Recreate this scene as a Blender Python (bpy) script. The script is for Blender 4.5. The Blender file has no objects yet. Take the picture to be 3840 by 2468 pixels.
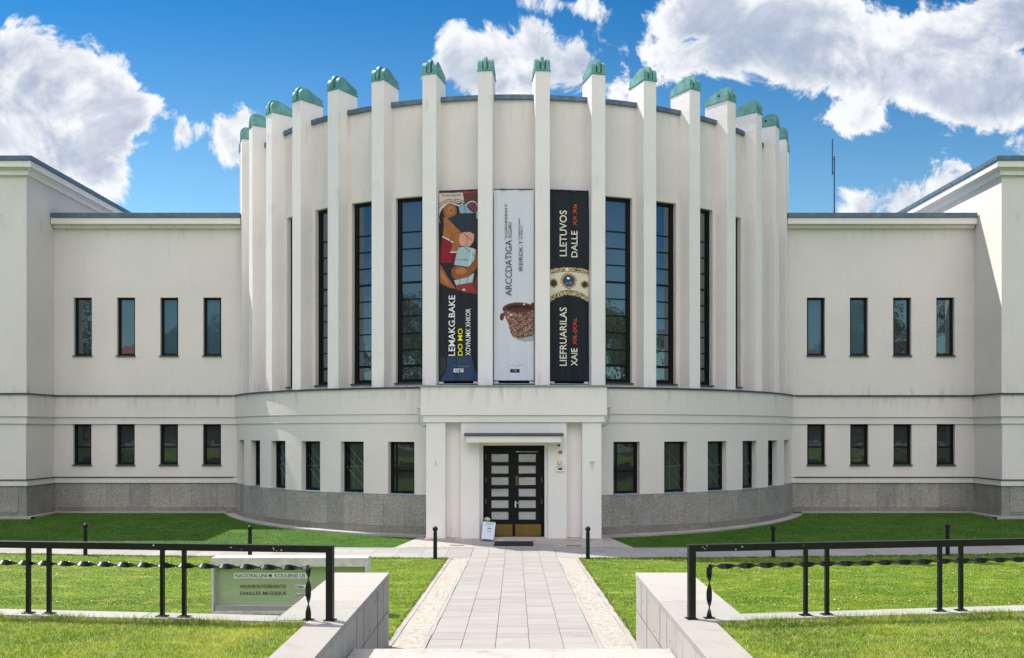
import bpy, bmesh, math, random
import numpy as np
from mathutils import Vector, Matrix
random.seed(7); rng = np.random.default_rng(7)
C = bpy.context.scene.collection
PI = math.pi; R_ = math.radians
CAMZ = 3.89

# ------------------------------------------------------------------ materials
def nmat(name):
    m = bpy.data.materials.new(name); m.use_nodes = True
    nt = m.node_tree; b = nt.nodes['Principled BSDF']
    return m, nt, b
def N(nt, typ, **kw):
    n = nt.nodes.new(typ)
    for k, v in kw.items():
        if k in n.inputs: n.inputs[k].default_value = v
        else: setattr(n, k, v)
    return n
def mixc(nt, fac, a, b, blend='MIX'):
    n = nt.nodes.new('ShaderNodeMix'); n.data_type = 'RGBA'; n.blend_type = blend
    for i, v in ((0, fac), (6, a), (7, b)):
        if isinstance(v, bpy.types.NodeSocket): nt.links.new(v, n.inputs[i])
        elif v is not None: n.inputs[i].default_value = v if i == 0 else (*v[:3], 1)
    return n.outputs[2]
def math_(nt, op, a, b=None, c=None, clamp=False):
    n = nt.nodes.new('ShaderNodeMath'); n.operation = op; n.use_clamp = clamp
    for i, v in enumerate((a, b, c)):
        if v is None: continue
        if isinstance(v, bpy.types.NodeSocket): nt.links.new(v, n.inputs[i])
        else: n.inputs[i].default_value = v
    return n.outputs[0]
def coords(nt, scale=(1, 1, 1)):
    g = N(nt, 'ShaderNodeNewGeometry'); mp = N(nt, 'ShaderNodeMapping'); mp.inputs['Scale'].default_value = scale
    nt.links.new(g.outputs['Position'], mp.inputs['Vector']); return mp.outputs[0]
def noise(nt, vec, scale, detail=4, rough=.55, dist=0):
    n = N(nt, 'ShaderNodeTexNoise'); n.inputs['Scale'].default_value = scale; n.inputs['Detail'].default_value = detail
    n.inputs['Roughness'].default_value = rough; n.inputs['Distortion'].default_value = dist
    nt.links.new(vec, n.inputs['Vector']); return n.outputs[0]
def ramp(nt, v, a, b, smooth=True):
    n = N(nt, 'ShaderNodeMapRange'); n.interpolation_type = 'SMOOTHSTEP' if smooth else 'LINEAR'
    n.inputs[1].default_value = a; n.inputs[2].default_value = b; nt.links.new(v, n.inputs[0]); return n.outputs[0]
def island(nt):
    return N(nt, 'ShaderNodeNewGeometry').outputs['Random Per Island']
def bump(nt, b, h, strength, dist):
    n = N(nt, 'ShaderNodeBump'); n.inputs['Strength'].default_value = strength; n.inputs['Distance'].default_value = dist
    nt.links.new(h, n.inputs['Height']); nt.links.new(n.outputs[0], b.inputs['Normal'])
def setp(b, **kw):
    for k, v in kw.items(): b.inputs[k.replace('_', ' ')].default_value = v
M = {}
def stucco(name, col, dark, streak=.5):
    m, nt, b = nmat(name)
    p = coords(nt); big = noise(nt, p, .35, 5, .6); mid = noise(nt, coords(nt, (2.2, 2.2, .22)), 1.1, 5, .65); fine = noise(nt, p, 28, 4, .6)
    c = mixc(nt, ramp(nt, big, .3, .75), col, [x * .93 for x in col])
    c = mixc(nt, math_(nt, 'MULTIPLY', ramp(nt, mid, .56, .8), streak), c, dark)
    c = mixc(nt, math_(nt, 'MULTIPLY', ramp(nt, noise(nt, p, 3.2, 6, .7), .6, .85), .30), c, dark)
    # grime: runs below the ledges, splashes near the base
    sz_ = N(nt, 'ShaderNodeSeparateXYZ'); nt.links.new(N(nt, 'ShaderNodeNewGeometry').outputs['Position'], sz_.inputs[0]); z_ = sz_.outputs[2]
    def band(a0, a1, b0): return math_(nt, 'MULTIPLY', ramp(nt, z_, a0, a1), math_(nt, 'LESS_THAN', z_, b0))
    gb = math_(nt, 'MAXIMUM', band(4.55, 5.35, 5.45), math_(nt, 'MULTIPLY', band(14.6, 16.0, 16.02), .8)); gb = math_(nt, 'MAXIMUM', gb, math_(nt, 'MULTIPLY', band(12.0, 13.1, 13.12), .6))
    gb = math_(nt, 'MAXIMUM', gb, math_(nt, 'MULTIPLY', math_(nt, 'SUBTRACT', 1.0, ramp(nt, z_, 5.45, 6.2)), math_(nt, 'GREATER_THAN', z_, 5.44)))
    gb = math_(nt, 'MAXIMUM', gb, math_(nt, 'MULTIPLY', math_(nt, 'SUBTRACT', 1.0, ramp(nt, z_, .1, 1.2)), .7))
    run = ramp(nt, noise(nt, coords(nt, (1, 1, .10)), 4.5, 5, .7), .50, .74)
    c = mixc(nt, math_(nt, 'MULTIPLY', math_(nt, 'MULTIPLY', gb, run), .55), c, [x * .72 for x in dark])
    nt.links.new(c, b.inputs['Base Color']); setp(b, Roughness=.9, Specular_IOR_Level=.2)
    h = math_(nt, 'ADD', fine, math_(nt, 'MULTIPLY', noise(nt, p, 5, 3, .5), 1.6))
    bump(nt, b, h, .5, .014); return m
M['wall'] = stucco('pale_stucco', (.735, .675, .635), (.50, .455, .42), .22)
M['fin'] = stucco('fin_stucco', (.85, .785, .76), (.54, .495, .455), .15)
M['white'] = stucco('portal_stucco', (.82, .77, .735), (.54, .48, .43), .12)
def simple(name, col, rough=.6, metal=0, var=.12, sc=3, bs=0, bd=.01, bsc=40, spec=.4):
    m, nt, b = nmat(name); p = coords(nt)
    c = mixc(nt, ramp(nt, noise(nt, p, sc, 5, .6), .3, .7), [x * (1 - var) for x in col], [min(1, x * (1 + var)) for x in col])
    nt.links.new(c, b.inputs['Base Color']); setp(b, Roughness=rough, Metallic=metal, Specular_IOR_Level=spec)
    if bs: bump(nt, b, noise(nt, p, bsc, 3), bs, bd)
    return m
M['flash'] = simple('zinc_flashing', (.10, .15, .20), .5, .3, .2, 4)
M['ledge'] = simple('dark_ledge_flashing', (.055, .06, .07), .5, .2, .3, 4)
M['frame'] = simple('black_window_frame', (.004, .005, .006), .5, 0, .2, 5, spec=.2)
M['sill'] = simple('dark_sill', (.05, .065, .075), .45, .3, .2, 5)
M['lightsill'] = simple('zinc_sill', (.30, .33, .36), .5, .3, .15, 5)
M['grille'] = simple('grille_metal', (.16, .175, .19), .5, .2, .2, 5)
M['rail'] = simple('railing_paint', (.007, .008, .012), .35, 0, .25, 9, .15, .004, 60, .3)
M['bollard'] = simple('bollard_paint', (.008, .009, .012), .4, 0, .3, 9, .15, .004, 60, .3)
M['steel'] = simple('steel', (.60, .575, .54), .45, .15, .15, 6)
M['pipe'] = simple('pipe_zinc', (.42, .46, .47), .5, .2, .15, 6)
M['brass'] = simple('brass_plate', (.19, .13, .035), .42, .6, .12, 3)
M['mat'] = simple('rubber_mat', (.012, .012, .014), .9, 0, .3, 30, .6, .01, 80)
M['red'] = simple('red_plastic', (.45, .01, .02), .4)
M['yellow'] = simple('yellow_plastic', (.75, .5, .03), .4)
M['plastic'] = simple('white_plastic', (.72, .72, .70), .4, 0, .03)
M['dark'] = simple('dark_plastic', (.02, .03, .05), .3)
M['paper'] = simple('board_paper', (.68, .72, .80), .6, 0, .02)
M['ink'] = simple('printed_ink', (.16, .22, .33), .7)
M['roof'] = simple('roof_sheet', (.22, .25, .28), .6, .3, .1)
M['bark'] = simple('bark', (.07, .05, .035), .9, 0, .3, 6, .6, .03, 20)

m, nt, b = nmat('verdigris'); p = coords(nt)
c = mixc(nt, ramp(nt, noise(nt, p, 2.5, 6, .7), .3, .7), (.085, .25, .22), (.185, .40, .36))
c = mixc(nt, N(nt, 'ShaderNodeObjectInfo').outputs['Random'], mixc(nt, 1, c, (.80, .84, .86), 'MULTIPLY'), mixc(nt, 1, c, (1.12, 1.06, 1.04), 'MULTIPLY'))
c = mixc(nt, math_(nt, 'MULTIPLY', ramp(nt, noise(nt, coords(nt, (6, 6, 1.2)), 3, 5, .7), .62, .8), .6), c, (.03, .08, .07))
nt.links.new(c, b.inputs['Base Color']); setp(b, Roughness=.6, Metallic=.1); bump(nt, b, noise(nt, p, 9, 4), .4, .015); M['copper'] = m

def granite(name, c1, c2, gap):
    m, nt, b = nmat(name); p = coords(nt)
    sp = noise(nt, p, 26, 3, .9)
    c = mixc(nt, ramp(nt, sp, .36, .66), c1, c2)
    c = mixc(nt, ramp(nt, noise(nt, p, 14, 3, .8), .55, .75), c, [x * .62 for x in c1])
    c = mixc(nt, ramp(nt, noise(nt, p, 1.3, 4), .35, .75), c, (.9, .86, .8), 'MULTIPLY')
    v = ramp(nt, island(nt), 0, 1, False); c = mixc(nt, v, mixc(nt, 1, c, (.82, .82, .84), 'MULTIPLY'), mixc(nt, 1, c, (1.12, 1.08, 1.02), 'MULTIPLY')); c = mixc(nt, math_(nt, 'MULTIPLY', ramp(nt, noise(nt, coords(nt, (1, 1, .15)), 3.5, 5, .7), .5, .75), .5), c, (.13, .115, .095))
    nt.links.new(c, b.inputs['Base Color']); setp(b, Roughness=.8, Specular_IOR_Level=.3); bump(nt, b, sp, .3, .006); return m
M['granite'] = granite('granite', (.20, .192, .178), (.46, .44, .41), 0)
M['granite_base'] = granite('granite_base_course', (.17, .155, .135), (.32, .30, .27), 0)
M['joint'] = simple('joint_mortar', (.07, .068, .062), .95)

def paving(name, c1, c2, stain=(.35, .31, .26), sc=1.2, amt=.45, drip=0):
    m, nt, b = nmat(name); p = coords(nt)
    c = mixc(nt, island(nt), c1, c2)
    c = mixc(nt, math_(nt, 'MULTIPLY', ramp(nt, noise(nt, p, sc, 6, .7), .50, .80), amt), c, stain)
    if drip: c = mixc(nt, math_(nt, 'MULTIPLY', ramp(nt, noise(nt, coords(nt, (1, 1, .12)), 7, 5, .7), .54, .76), drip), c, stain)
    c = mixc(nt, math_(nt, 'MULTIPLY', ramp(nt, noise(nt, p, 30, 3, .7), .5, .7), .25), c, stain)
    nt.links.new(c, b.inputs['Base Color']); setp(b, Roughness=.85, Specular_IOR_Level=.25); bump(nt, b, noise(nt, p, 35, 3), .25, .004); return m
M['tile'] = paving('pale_paving', (.282, .270, .252), (.318, .305, .287), (.20, .185, .16), 1.6, .5)
M['tile2'] = paving('grey_paving', (.26, .252, .243), (.325, .315, .303))
M['kerb'] = paving('kerb_stone', (.31, .297, .275), (.375, .357, .33), (.21, .18, .145), 2.0, .5)
M['limestone'] = paving('limestone_wall', (.37, .355, .33), (.41, .395, .365), (.20, .17, .13), 2.2, .6, .5)
M['threshold'] = paving('threshold_stone', (.42, .34, .29), (.55, .50, .45), (.22, .15, .12), 5)

m, nt, b = nmat('pebble_mosaic'); p = coords(nt)
vo = N(nt, 'ShaderNodeTexVoronoi'); vo.inputs['Scale'].default_value = 17; nt.links.new(p, vo.inputs['Vector'])
sep = N(nt, 'ShaderNodeSeparateColor'); nt.links.new(vo.outputs['Color'], sep.inputs[0])
c = mixc(nt, sep.outputs[0], (.29, .278, .258), (.42, .405, .382))
c = mixc(nt, ramp(nt, sep.outputs[1], .90, .93), c, (.24, .17, .12))
c = mixc(nt, ramp(nt, vo.outputs['Distance'], .42, .75), c, (.34, .29, .23))
nt.links.new(c, b.inputs['Base Color']); setp(b, Roughness=.85)
bump(nt, b, math_(nt, 'SUBTRACT', 1.0, vo.outputs['Distance']), .7, .015); M['pebble'] = m

def grassmat(name, cols, dry, sheet):
    m, nt, b = nmat(name); p = coords(nt)
    f = ramp(nt, noise(nt, p, .55, 6, .65), .32, .68)
    c = mixc(nt, f, cols[0], cols[1])
    c = mixc(nt, ramp(nt, noise(nt, p, 6, 4, .7), .4, .7), c, cols[2]); c = mixc(nt, ramp(nt, noise(nt, coords(nt, (1, 2.2, 1)), 1.1, 5, .7), .42, .66), mixc(nt, 1, c, (.72, .82, .75), 'MULTIPLY'), mixc(nt, 1, c, (1.22, 1.10, 1.1), 'MULTIPLY'))
    c = mixc(nt, math_(nt, 'MULTIPLY', ramp(nt, noise(nt, coords(nt, (1, 1.6, 1)), 1.7, 6, .7), .52, .74), dry), c, (.46, .42, .13))
    if sheet:
        c = mixc(nt, ramp(nt, noise(nt, p, 55, 3, .8), .35, .7), mixc(nt, 1, c, (.5, .55, .5), 'MULTIPLY'), c)
        bump(nt, b, noise(nt, p, 45, 3, .8), .5, .015)
    else:
        c = mixc(nt, island(nt), mixc(nt, 1, c, (.45, .55, .4), 'MULTIPLY'), mixc(nt, 1, c, (1.6, 1.45, 1.3), 'MULTIPLY')); c = mixc(nt, math_(nt, 'MULTIPLY', ramp(nt, math_(nt, 'FRACT', math_(nt, 'MULTIPLY', island(nt), 37.0)), 1.0 - .22 * dry, 1.0 - .2 * dry), .8), c, (.66, .64, .34))
        tr = N(nt, 'ShaderNodeBsdfTranslucent'); mx = N(nt, 'ShaderNodeMixShader'); mx.inputs[0].default_value = .45
        nt.links.new(c, tr.inputs[0]); nt.links.new(b.outputs[0], mx.inputs[1]); nt.links.new(tr.outputs[0], mx.inputs[2])
        nt.links.new(mx.outputs[0], nt.nodes['Material Output'].inputs[0])
    nt.links.new(c, b.inputs['Base Color']); setp(b, Roughness=.75, Specular_IOR_Level=.15); return m
gc = [(.10, .195, .006), (.19, .275, .012), (.14, .235, .009)]
M['lawn'] = grassmat('lawn_sheet', gc, .8, True); M['blade'] = grassmat('grass_blades', gc, 1.0, False)
gf = [(.17, .30, .02), (.40, .47, .07), (.28, .39, .04)]
M['forelawn'] = grassmat('terrace_lawn_sheet', gf, .8, True); M['foreblade'] = grassmat('terrace_grass_blades', gf, 1.0, False)
M['farlawn'] = grassmat('far_lawn_sheet', [(.030, .105, .004), (.070, .155, .007), (.048, .13, .005)], .15, True)  # far greens darkened in the colour to deepen the building's shadow
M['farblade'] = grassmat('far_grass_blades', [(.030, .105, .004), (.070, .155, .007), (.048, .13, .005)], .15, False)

def glass(name, refl, dark, wav=.35):
    m, nt, b = nmat(name); p = coords(nt)
    setp(b, Roughness=.5); b.inputs['Base Color'].default_value = (*dark, 1)
    g = N(nt, 'ShaderNodeBsdfGlossy'); g.inputs['Roughness'].default_value = .015; g.inputs['Color'].default_value = (.80, .93, 1, 1)
    bm = N(nt, 'ShaderNodeBump'); bm.inputs['Strength'].default_value = wav; bm.inputs['Distance'].default_value = .01
    nt.links.new(noise(nt, p, 1.6, 2, .5), bm.inputs['Height']); nt.links.new(bm.outputs[0], g.inputs['Normal'])
    fr = N(nt, 'ShaderNodeFresnel'); fr.inputs[0].default_value = 1.5
    f = math_(nt, 'MULTIPLY_ADD', fr.outputs[0], .8, refl, True)
    mx = N(nt, 'ShaderNodeMixShader'); nt.links.new(f, mx.inputs[0]); nt.links.new(b.outputs[0], mx.inputs[1]); nt.links.new(g.outputs[0], mx.inputs[2])
    nt.links.new(mx.outputs[0], nt.nodes['Material Output'].inputs[0]); return m
M['glass'] = glass('window_glass', .14, (.006, .008, .011))
M['darkglass'] = glass('ground_floor_glass', .025, (.005, .006, .008))
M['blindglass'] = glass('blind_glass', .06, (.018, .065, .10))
M['doorglass'] = glass('door_glass', .16, (.25, .235, .21), .8)
m, nt, b = nmat('sign_glass'); setp(b, Roughness=.06)
tr = N(nt, 'ShaderNodeBsdfTransparent'); tr.inputs[0].default_value = (.86, .90, .84, 1); mx = N(nt, 'ShaderNodeMixShader'); mx.inputs[0].default_value = .55
b.inputs['Base Color'].default_value = (.42, .49, .37, 1); nt.links.new(tr.outputs[0], mx.inputs[1]); nt.links.new(b.outputs[0], mx.inputs[2])
nt.links.new(mx.outputs[0], nt.nodes['Material Output'].inputs[0]); M['signglass'] = m
def cloth(name):
    m, nt, b = nmat(name); a = N(nt, 'ShaderNodeAttribute'); a.attribute_name = 'print'
    nt.links.new(a.outputs['Color'], b.inputs['Base Color']); setp(b, Roughness=.62, Specular_IOR_Level=.3); return m
M['cloth'] = cloth('printed_banner_cloth')
def flat(name, col, rough=.7):
    m, nt, b = nmat(name); b.inputs['Base Color'].default_value = (*col, 1); setp(b, Roughness=rough, Specular_IOR_Level=.2); return m
M['tx_white'] = flat('lettering_white', (.80, .80, .78)); M['tx_cream'] = flat('lettering_cream', (.80, .74, .60)); M['tx_red'] = flat('lettering_red', (.72, .08, .03))
M['tx_yellow'] = flat('lettering_yellow', (.85, .80, .02)); M['tx_black'] = flat('lettering_black', (.015, .016, .02)); M['tx_olive'] = flat('lettering_dark_green', (.06, .075, .03))
m, nt, b = nmat('tree_leaves')
c = mixc(nt, island(nt), (.025, .06, .012), (.075, .14, .03)); nt.links.new(c, b.inputs['Base Color']); setp(b, Roughness=.7); M['leaf'] = m

# ------------------------------------------------------------------ mesh helpers
class MB:
    def __init__(s): s.v = []; s.f = []; s.mi = []
    def add(s, vs, fs, k=0):
        o = len(s.v); s.v += [tuple(v) for v in vs]; s.f += [tuple(i + o for i in f) for f in fs]; s.mi += [k] * len(fs); return s
    def box(s, x0, x1, y0, y1, z0, z1, k=0, T=None):
        vs = [(x, y, z) for x in (x0, x1) for y in (y0, y1) for z in (z0, z1)]
        if T is not None: vs = [T @ Vector(v) for v in vs]
        return s.add(vs, [(0, 1, 3, 2), (4, 6, 7, 5), (0, 4, 5, 1), (2, 3, 7, 6), (0, 2, 6, 4), (1, 5, 7, 3)], k)
    def prism(s, prof, a0, a1, fn, k=0):   # prof: 2D polygon, fn(a, p, q) -> xyz
        n = len(prof); vs = [fn(a, *p) for a in (a0, a1) for p in prof]
        fs = [tuple(range(n))[::-1], tuple(range(n, 2 * n))] + [(i, (i + 1) % n, n + (i + 1) % n, n + i) for i in range(n)]
        return s.add(vs, fs, k)
    def tube(s, pts, r, n=8, k=0, close=True):
        pts = [Vector(p) for p in pts]; rs = r if isinstance(r, (list, tuple)) else [r] * len(pts); vs = []; fs = []
        for i, p in enumerate(pts):
            d = (pts[min(i + 1, len(pts) - 1)] - pts[max(i - 1, 0)]).normalized()
            a = d.orthogonal().normalized() if i == 0 else (pa - d * pa.dot(d)).normalized(); pa = a; bb = d.cross(a)
            vs += [p + (a * math.cos(2 * PI * j / n) + bb * math.sin(2 * PI * j / n)) * rs[i] for j in range(n)]
        for i in range(len(pts) - 1):
            fs += [(i * n + j, i * n + (j + 1) % n, (i + 1) * n + (j + 1) % n, (i + 1) * n + j) for j in range(n)]
        if close: fs += [tuple(range(n))[::-1], tuple(range((len(pts) - 1) * n, len(pts) * n))]
        return s.add(vs, fs, k)
    def lathe(s, prof, cx, cy, n=20, k=0):
        vs = [(cx + r * math.cos(2 * PI * j / n), cy + r * math.sin(2 * PI * j / n), z) for r, z in prof for j in range(n)]
        fs = [(i * n + j, i * n + (j + 1) % n, (i + 1) * n + (j + 1) % n, (i + 1) * n + j) for i in range(len(prof) - 1) for j in range(n)]
        return s.add(vs, fs, k)
def link(o, parent=None, loc=None):
    C.objects.link(o)
    if parent is not None: o.parent = parent
    if loc is not None: o.location = loc
    return o
def obj(name, mb, mat, parent=None, loc=(0, 0, 0), rz=0, smooth=None, bev=0, merge=True):
    me = bpy.data.meshes.new(name); me.from_pydata(mb.v, [], mb.f)
    mats = mat if isinstance(mat, (list, tuple)) else [mat]
    for m_ in mats: me.materials.append(M[m_] if isinstance(m_, str) else m_)
    if len(mats) > 1: me.polygons.foreach_set('material_index', mb.mi)
    if merge:
        bm = bmesh.new(); bm.from_mesh(me)
        bmesh.ops.remove_doubles(bm, verts=bm.verts, dist=1e-5); bmesh.ops.recalc_face_normals(bm, faces=bm.faces)
        bm.to_mesh(me); bm.free()
    if smooth is not None:
        me.polygons.foreach_set('use_smooth', [True] * len(me.polygons)); me.set_sharp_from_angle(angle=R_(smooth))
    o = bpy.data.objects.new(name, me); link(o, parent, loc); o.rotation_euler[2] = rz
    if bev:
        md = o.modifiers.new('bevel', 'BEVEL'); md.width = bev; md.segments = 2; md.limit_method = 'ANGLE'; md.angle_limit = R_(40)
    return o
def empty(name, loc, rz=0):
    o = bpy.data.objects.new(name, None); C.objects.link(o); o.location = loc; o.rotation_euler[2] = rz; o.empty_display_size = .3; return o
def tag(o, label, cat, group=None):
    o['label'] = label; o['category'] = cat
    if group: o['group'] = group
    return o
def struct(o, kind='structure'): o['kind'] = kind; return o
def tree_copy(o, parent=None, kids=None):
    c_ = o.copy(); C.objects.link(c_)
    if parent is not None: c_.parent = parent
    for ch in [q for q in kids_of.get(o.name, [])]: tree_copy(ch, c_)
    return c_
kids_of = {}
def reg(parent, *ch): kids_of.setdefault(parent.name, []).extend(ch)
FONT = bpy.data.curves.new('f', 'FONT').font
def text_obj(name, s, height, mat, parent, T, width=None, bold=0, thick=.003, wob=None, aspect_gap=0):
    """real letters as a thin mesh; T maps local (along, up, out) to the parent's space; start at origin"""
    cu = bpy.data.curves.new(name, 'FONT'); cu.body = s; cu.size = 1; cu.extrude = 0; cu.offset = bold; cu.resolution_u = 3
    to = bpy.data.objects.new(name, cu); C.objects.link(to); bpy.context.view_layer.update()
    me = bpy.data.meshes.new_from_object(to.evaluated_get(bpy.context.evaluated_depsgraph_get()))
    C.objects.unlink(to); bpy.data.objects.remove(to)
    co = np.zeros(len(me.vertices) * 3); me.vertices.foreach_get('co', co); co = co.reshape(-1, 3)
    x0, x1 = co[:, 0].min(), co[:, 0].max(); y1 = .69
    sy = height / y1; sx = (width / (x1 - x0)) if width else sy
    out = [T(Vector(((c_[0] - x0) * sx, c_[1] * sy, thick))) for c_ in co]
    for v, q in zip(me.vertices, out): v.co = q
    me.materials.clear(); me.materials.append(M[mat])
    o = bpy.data.objects.new(name, me); link(o, parent); return o

# ------------------------------------------------------------------ setting: terrain
def gz(y):
    if y < 28.5: return 1.09 - .03825 * y
    if y < 31: return 0.0
    return min(.018 * (y - 31), .24)
def near_edge(x): return 28.45 + .0042 * x * x
def far_edge(x): return 30.9 + .0027 * x * x
mb = MB(); mb.add([(-600, -600, -.4), (600, -600, -.4), (600, 900, -.4), (-600, 900, -.4)], [(0, 1, 2, 3)])
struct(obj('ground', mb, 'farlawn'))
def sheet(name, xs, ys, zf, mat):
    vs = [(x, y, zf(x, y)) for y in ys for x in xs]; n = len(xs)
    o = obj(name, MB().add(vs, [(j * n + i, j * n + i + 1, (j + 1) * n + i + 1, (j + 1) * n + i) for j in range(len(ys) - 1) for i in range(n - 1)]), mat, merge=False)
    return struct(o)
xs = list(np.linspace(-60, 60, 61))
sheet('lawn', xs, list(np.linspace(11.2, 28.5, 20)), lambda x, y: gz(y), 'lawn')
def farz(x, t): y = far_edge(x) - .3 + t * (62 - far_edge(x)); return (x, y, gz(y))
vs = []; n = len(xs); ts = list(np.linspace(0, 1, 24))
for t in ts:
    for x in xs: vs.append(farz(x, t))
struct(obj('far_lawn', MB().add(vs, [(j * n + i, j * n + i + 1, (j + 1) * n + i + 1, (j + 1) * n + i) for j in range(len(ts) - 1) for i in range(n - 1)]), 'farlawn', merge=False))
sheet('flat_lawn_margin', xs, [28.5, 29.5, 30.5, 33.5], lambda x, y: -.004 if y < 33 else -.01, 'lawn')

# cross path: border strips + tiles following its gentle curve
def strip(mb, f0, f1, x0, x1, z, h, nseg, k=0):
    X = np.linspace(x0, x1, nseg + 1)
    for a, b_ in zip(X[:-1], X[1:]):
        a2, b2 = a + .004, b_ - .004
        vs = [(a2, f0(a2), z - h), (b2, f0(b2), z - h), (b2, f1(b2), z - h), (a2, f1(a2), z - h), (a2, f0(a2), z), (b2, f0(b2), z), (b2, f1(b2), z), (a2, f1(a2), z)]
        mb.add(vs, [(0, 3, 2, 1), (4, 5, 6, 7), (0, 1, 5, 4), (1, 2, 6, 5), (2, 3, 7, 6), (3, 0, 4, 7)], k)
mb = MB(); strip(mb, near_edge, far_edge, -45, 45, .008, .2, 60)
struct(obj('cross_path_bed', mb, 'joint', merge=False))
mb = MB()
for side in (-1, 1):
    x0, x1 = (1.325, 42) if side > 0 else (-42, -1.325)
    strip(mb, lambda x: near_edge(x) + .02, lambda x: near_edge(x) + .22, x0, x1, .024, .1, 44)
    strip(mb, lambda x: far_edge(x) - .34, lambda x: far_edge(x) - .02, x0, x1, .024, .1, 44)
    for r in range(2):
        fa = lambda x, r=r: near_edge(x) + .23 + (far_edge(x) - near_edge(x) - .58) * r / 2 + .006
        fb = lambda x, r=r: near_edge(x) + .23 + (far_edge(x) - near_edge(x) - .58) * (r + 1) / 2 - .006
        strip(mb, fa, fb, x0, x1, .02, .1, 52 + r * 0)
struct(obj('cross_path', mb, 'tile2', merge=False))

# approach path with pebble strips
def quad_strip(x0, x1, y0, y1, dz, name, mat, ny=12):
    Y = np.linspace(y0, y1, ny); vs = [(x, y, gz(y) + dz) for y in Y for x in (x0, x1)]
    return struct(obj(name, MB().add(vs, [(2 * j, 2 * j + 1, 2 * j + 3, 2 * j + 2) for j in range(ny - 1)]), mat, merge=False))
quad_strip(-1.98, 1.98, 12.2, 28.5, .008, 'path_bed', 'joint')
def tilebox(mb, x0, x1, y0, y1, dz, g=.0045):
    vs = [(x, y, gz(y) + z) for z in (-.05, dz) for (x, y) in ((x0 + g, y0 + g), (x1 - g, y0 + g), (x1 - g, y1 - g), (x0 + g, y1 - g))]
    mb.add(vs, [(0, 3, 2, 1), (4, 5, 6, 7), (0, 1, 5, 4), (1, 2, 6, 5), (2, 3, 7, 6), (3, 0, 4, 7)])
mb = MB()
for cidx in range(5):
    y = 28.5 - 0; x0 = -1.32 + cidx * .528
    y = 31.9
    while y > 12.2:
        L = random.choice([.53, .40, .62, .36, .45]) if y < 28.5 else .8
        if y > 28.5 and y - L < 28.5: L = y - 28.5
        tilebox(mb, x0, x0 + .528, max(y - L, 12.2), y, .020 + random.uniform(0, .003)); y -= L
struct(obj('approach_path', mb, 'tile', merge=False))
mb = MB()
for s in (-1, 1):
    for (a, b_) in ((1.32, 1.40), (1.86, 1.96)):
        y = 28.4
        while y > 12.2:
            L = random.uniform(.7, 1.0); x0, x1 = sorted((s * a, s * b_)); j = random.uniform(-.008, .008)
            tilebox(mb, x0 + j, x1 + j, max(y - L, 12.2), y, .032, .004); y -= L
struct(obj('path_kerb', mb, 'kerb', merge=False))
for s in (-1, 1):
    x0, x1 = sorted((s * 1.40, s * 1.86)); quad_strip(x0, x1, 12.2, 28.42, .022, 'pebble_strip', 'pebble')
# apron in front of the portal
mb = MB(); mb.add([(-3.95, 30.95, .018), (3.95, 30.95, .018), (3.35, 33.8, .065), (-3.35, 33.8, .065)], [(0, 1, 2, 3)])
struct(obj('apron_bed', mb, 'kerb', merge=False))
for s in (-1, 1):
    mb = MB(); p_ = [(1.36, 30.98), (3.6, 30.98), (3.2, 32.6), (1.36, 32.6)]; mb.add([(s * x, y, .026 + .02 * (y - 31)) for x, y in p_], [(0, 1, 2, 3)])
    struct(obj('apron_pebbles', mb, 'pebble', merge=False))

# foreground terrace lawn, landing, steps, plaza
for s, nm in ((-1, 'terrace_lawn'), (1, 'terrace_lawn')):
    f = (lambda x: 10.98 + .115 * (abs(x) - 2.1)) if s < 0 else (lambda x: 11.06 + .15 * (abs(x) - 2.1))
    X = np.linspace(2.30, 30, 40); T = np.linspace(0, 1, 16); vs = []
    for t in T:
        for x in X:
            y = 3.5 + t * (f(x) - .22 - 3.5); vs.append((s * x, y, 1.645 + max(0, (9 - y)) * .11))
    n = len(X); struct(obj(nm, MB().add(vs, [(j * n + i, j * n + i + 1, (j + 1) * n + i + 1, (j + 1) * n + i) for j in range(15) for i in range(n - 1)]), 'forelawn', merge=False))
mb = MB(); mb.box(-1.9, 1.9, 7.0, 11.27, .4, 1.27)
for i in range(1, 8): mb.box(-1.9, 1.9, 7.0 - .34 * i, 7.0 - .34 * (i - 1) - .002, .4, 1.27 + .146 * i)
for i in range(1, 4): mb.box(-1.9, 1.9, 11.272 + .32 * (i - 1), 11.27 + .32 * i, .3, 1.27 - .155 * i)
struct(obj('stone_steps', mb, 'limestone', bev=.012))
mb = MB(); mb.add([(-80, -70, 2.29), (80, -70, 2.29), (80, 3.5, 2.29), (1.9, 3.5, 2.29), (1.9, 4.62, 2.29), (-1.9, 4.62, 2.29), (-1.9, 3.5, 2.29), (-80, 3.5, 2.29)], [tuple(range(8))])
struct(obj('plaza', mb, 'tile2', merge=False))

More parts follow.
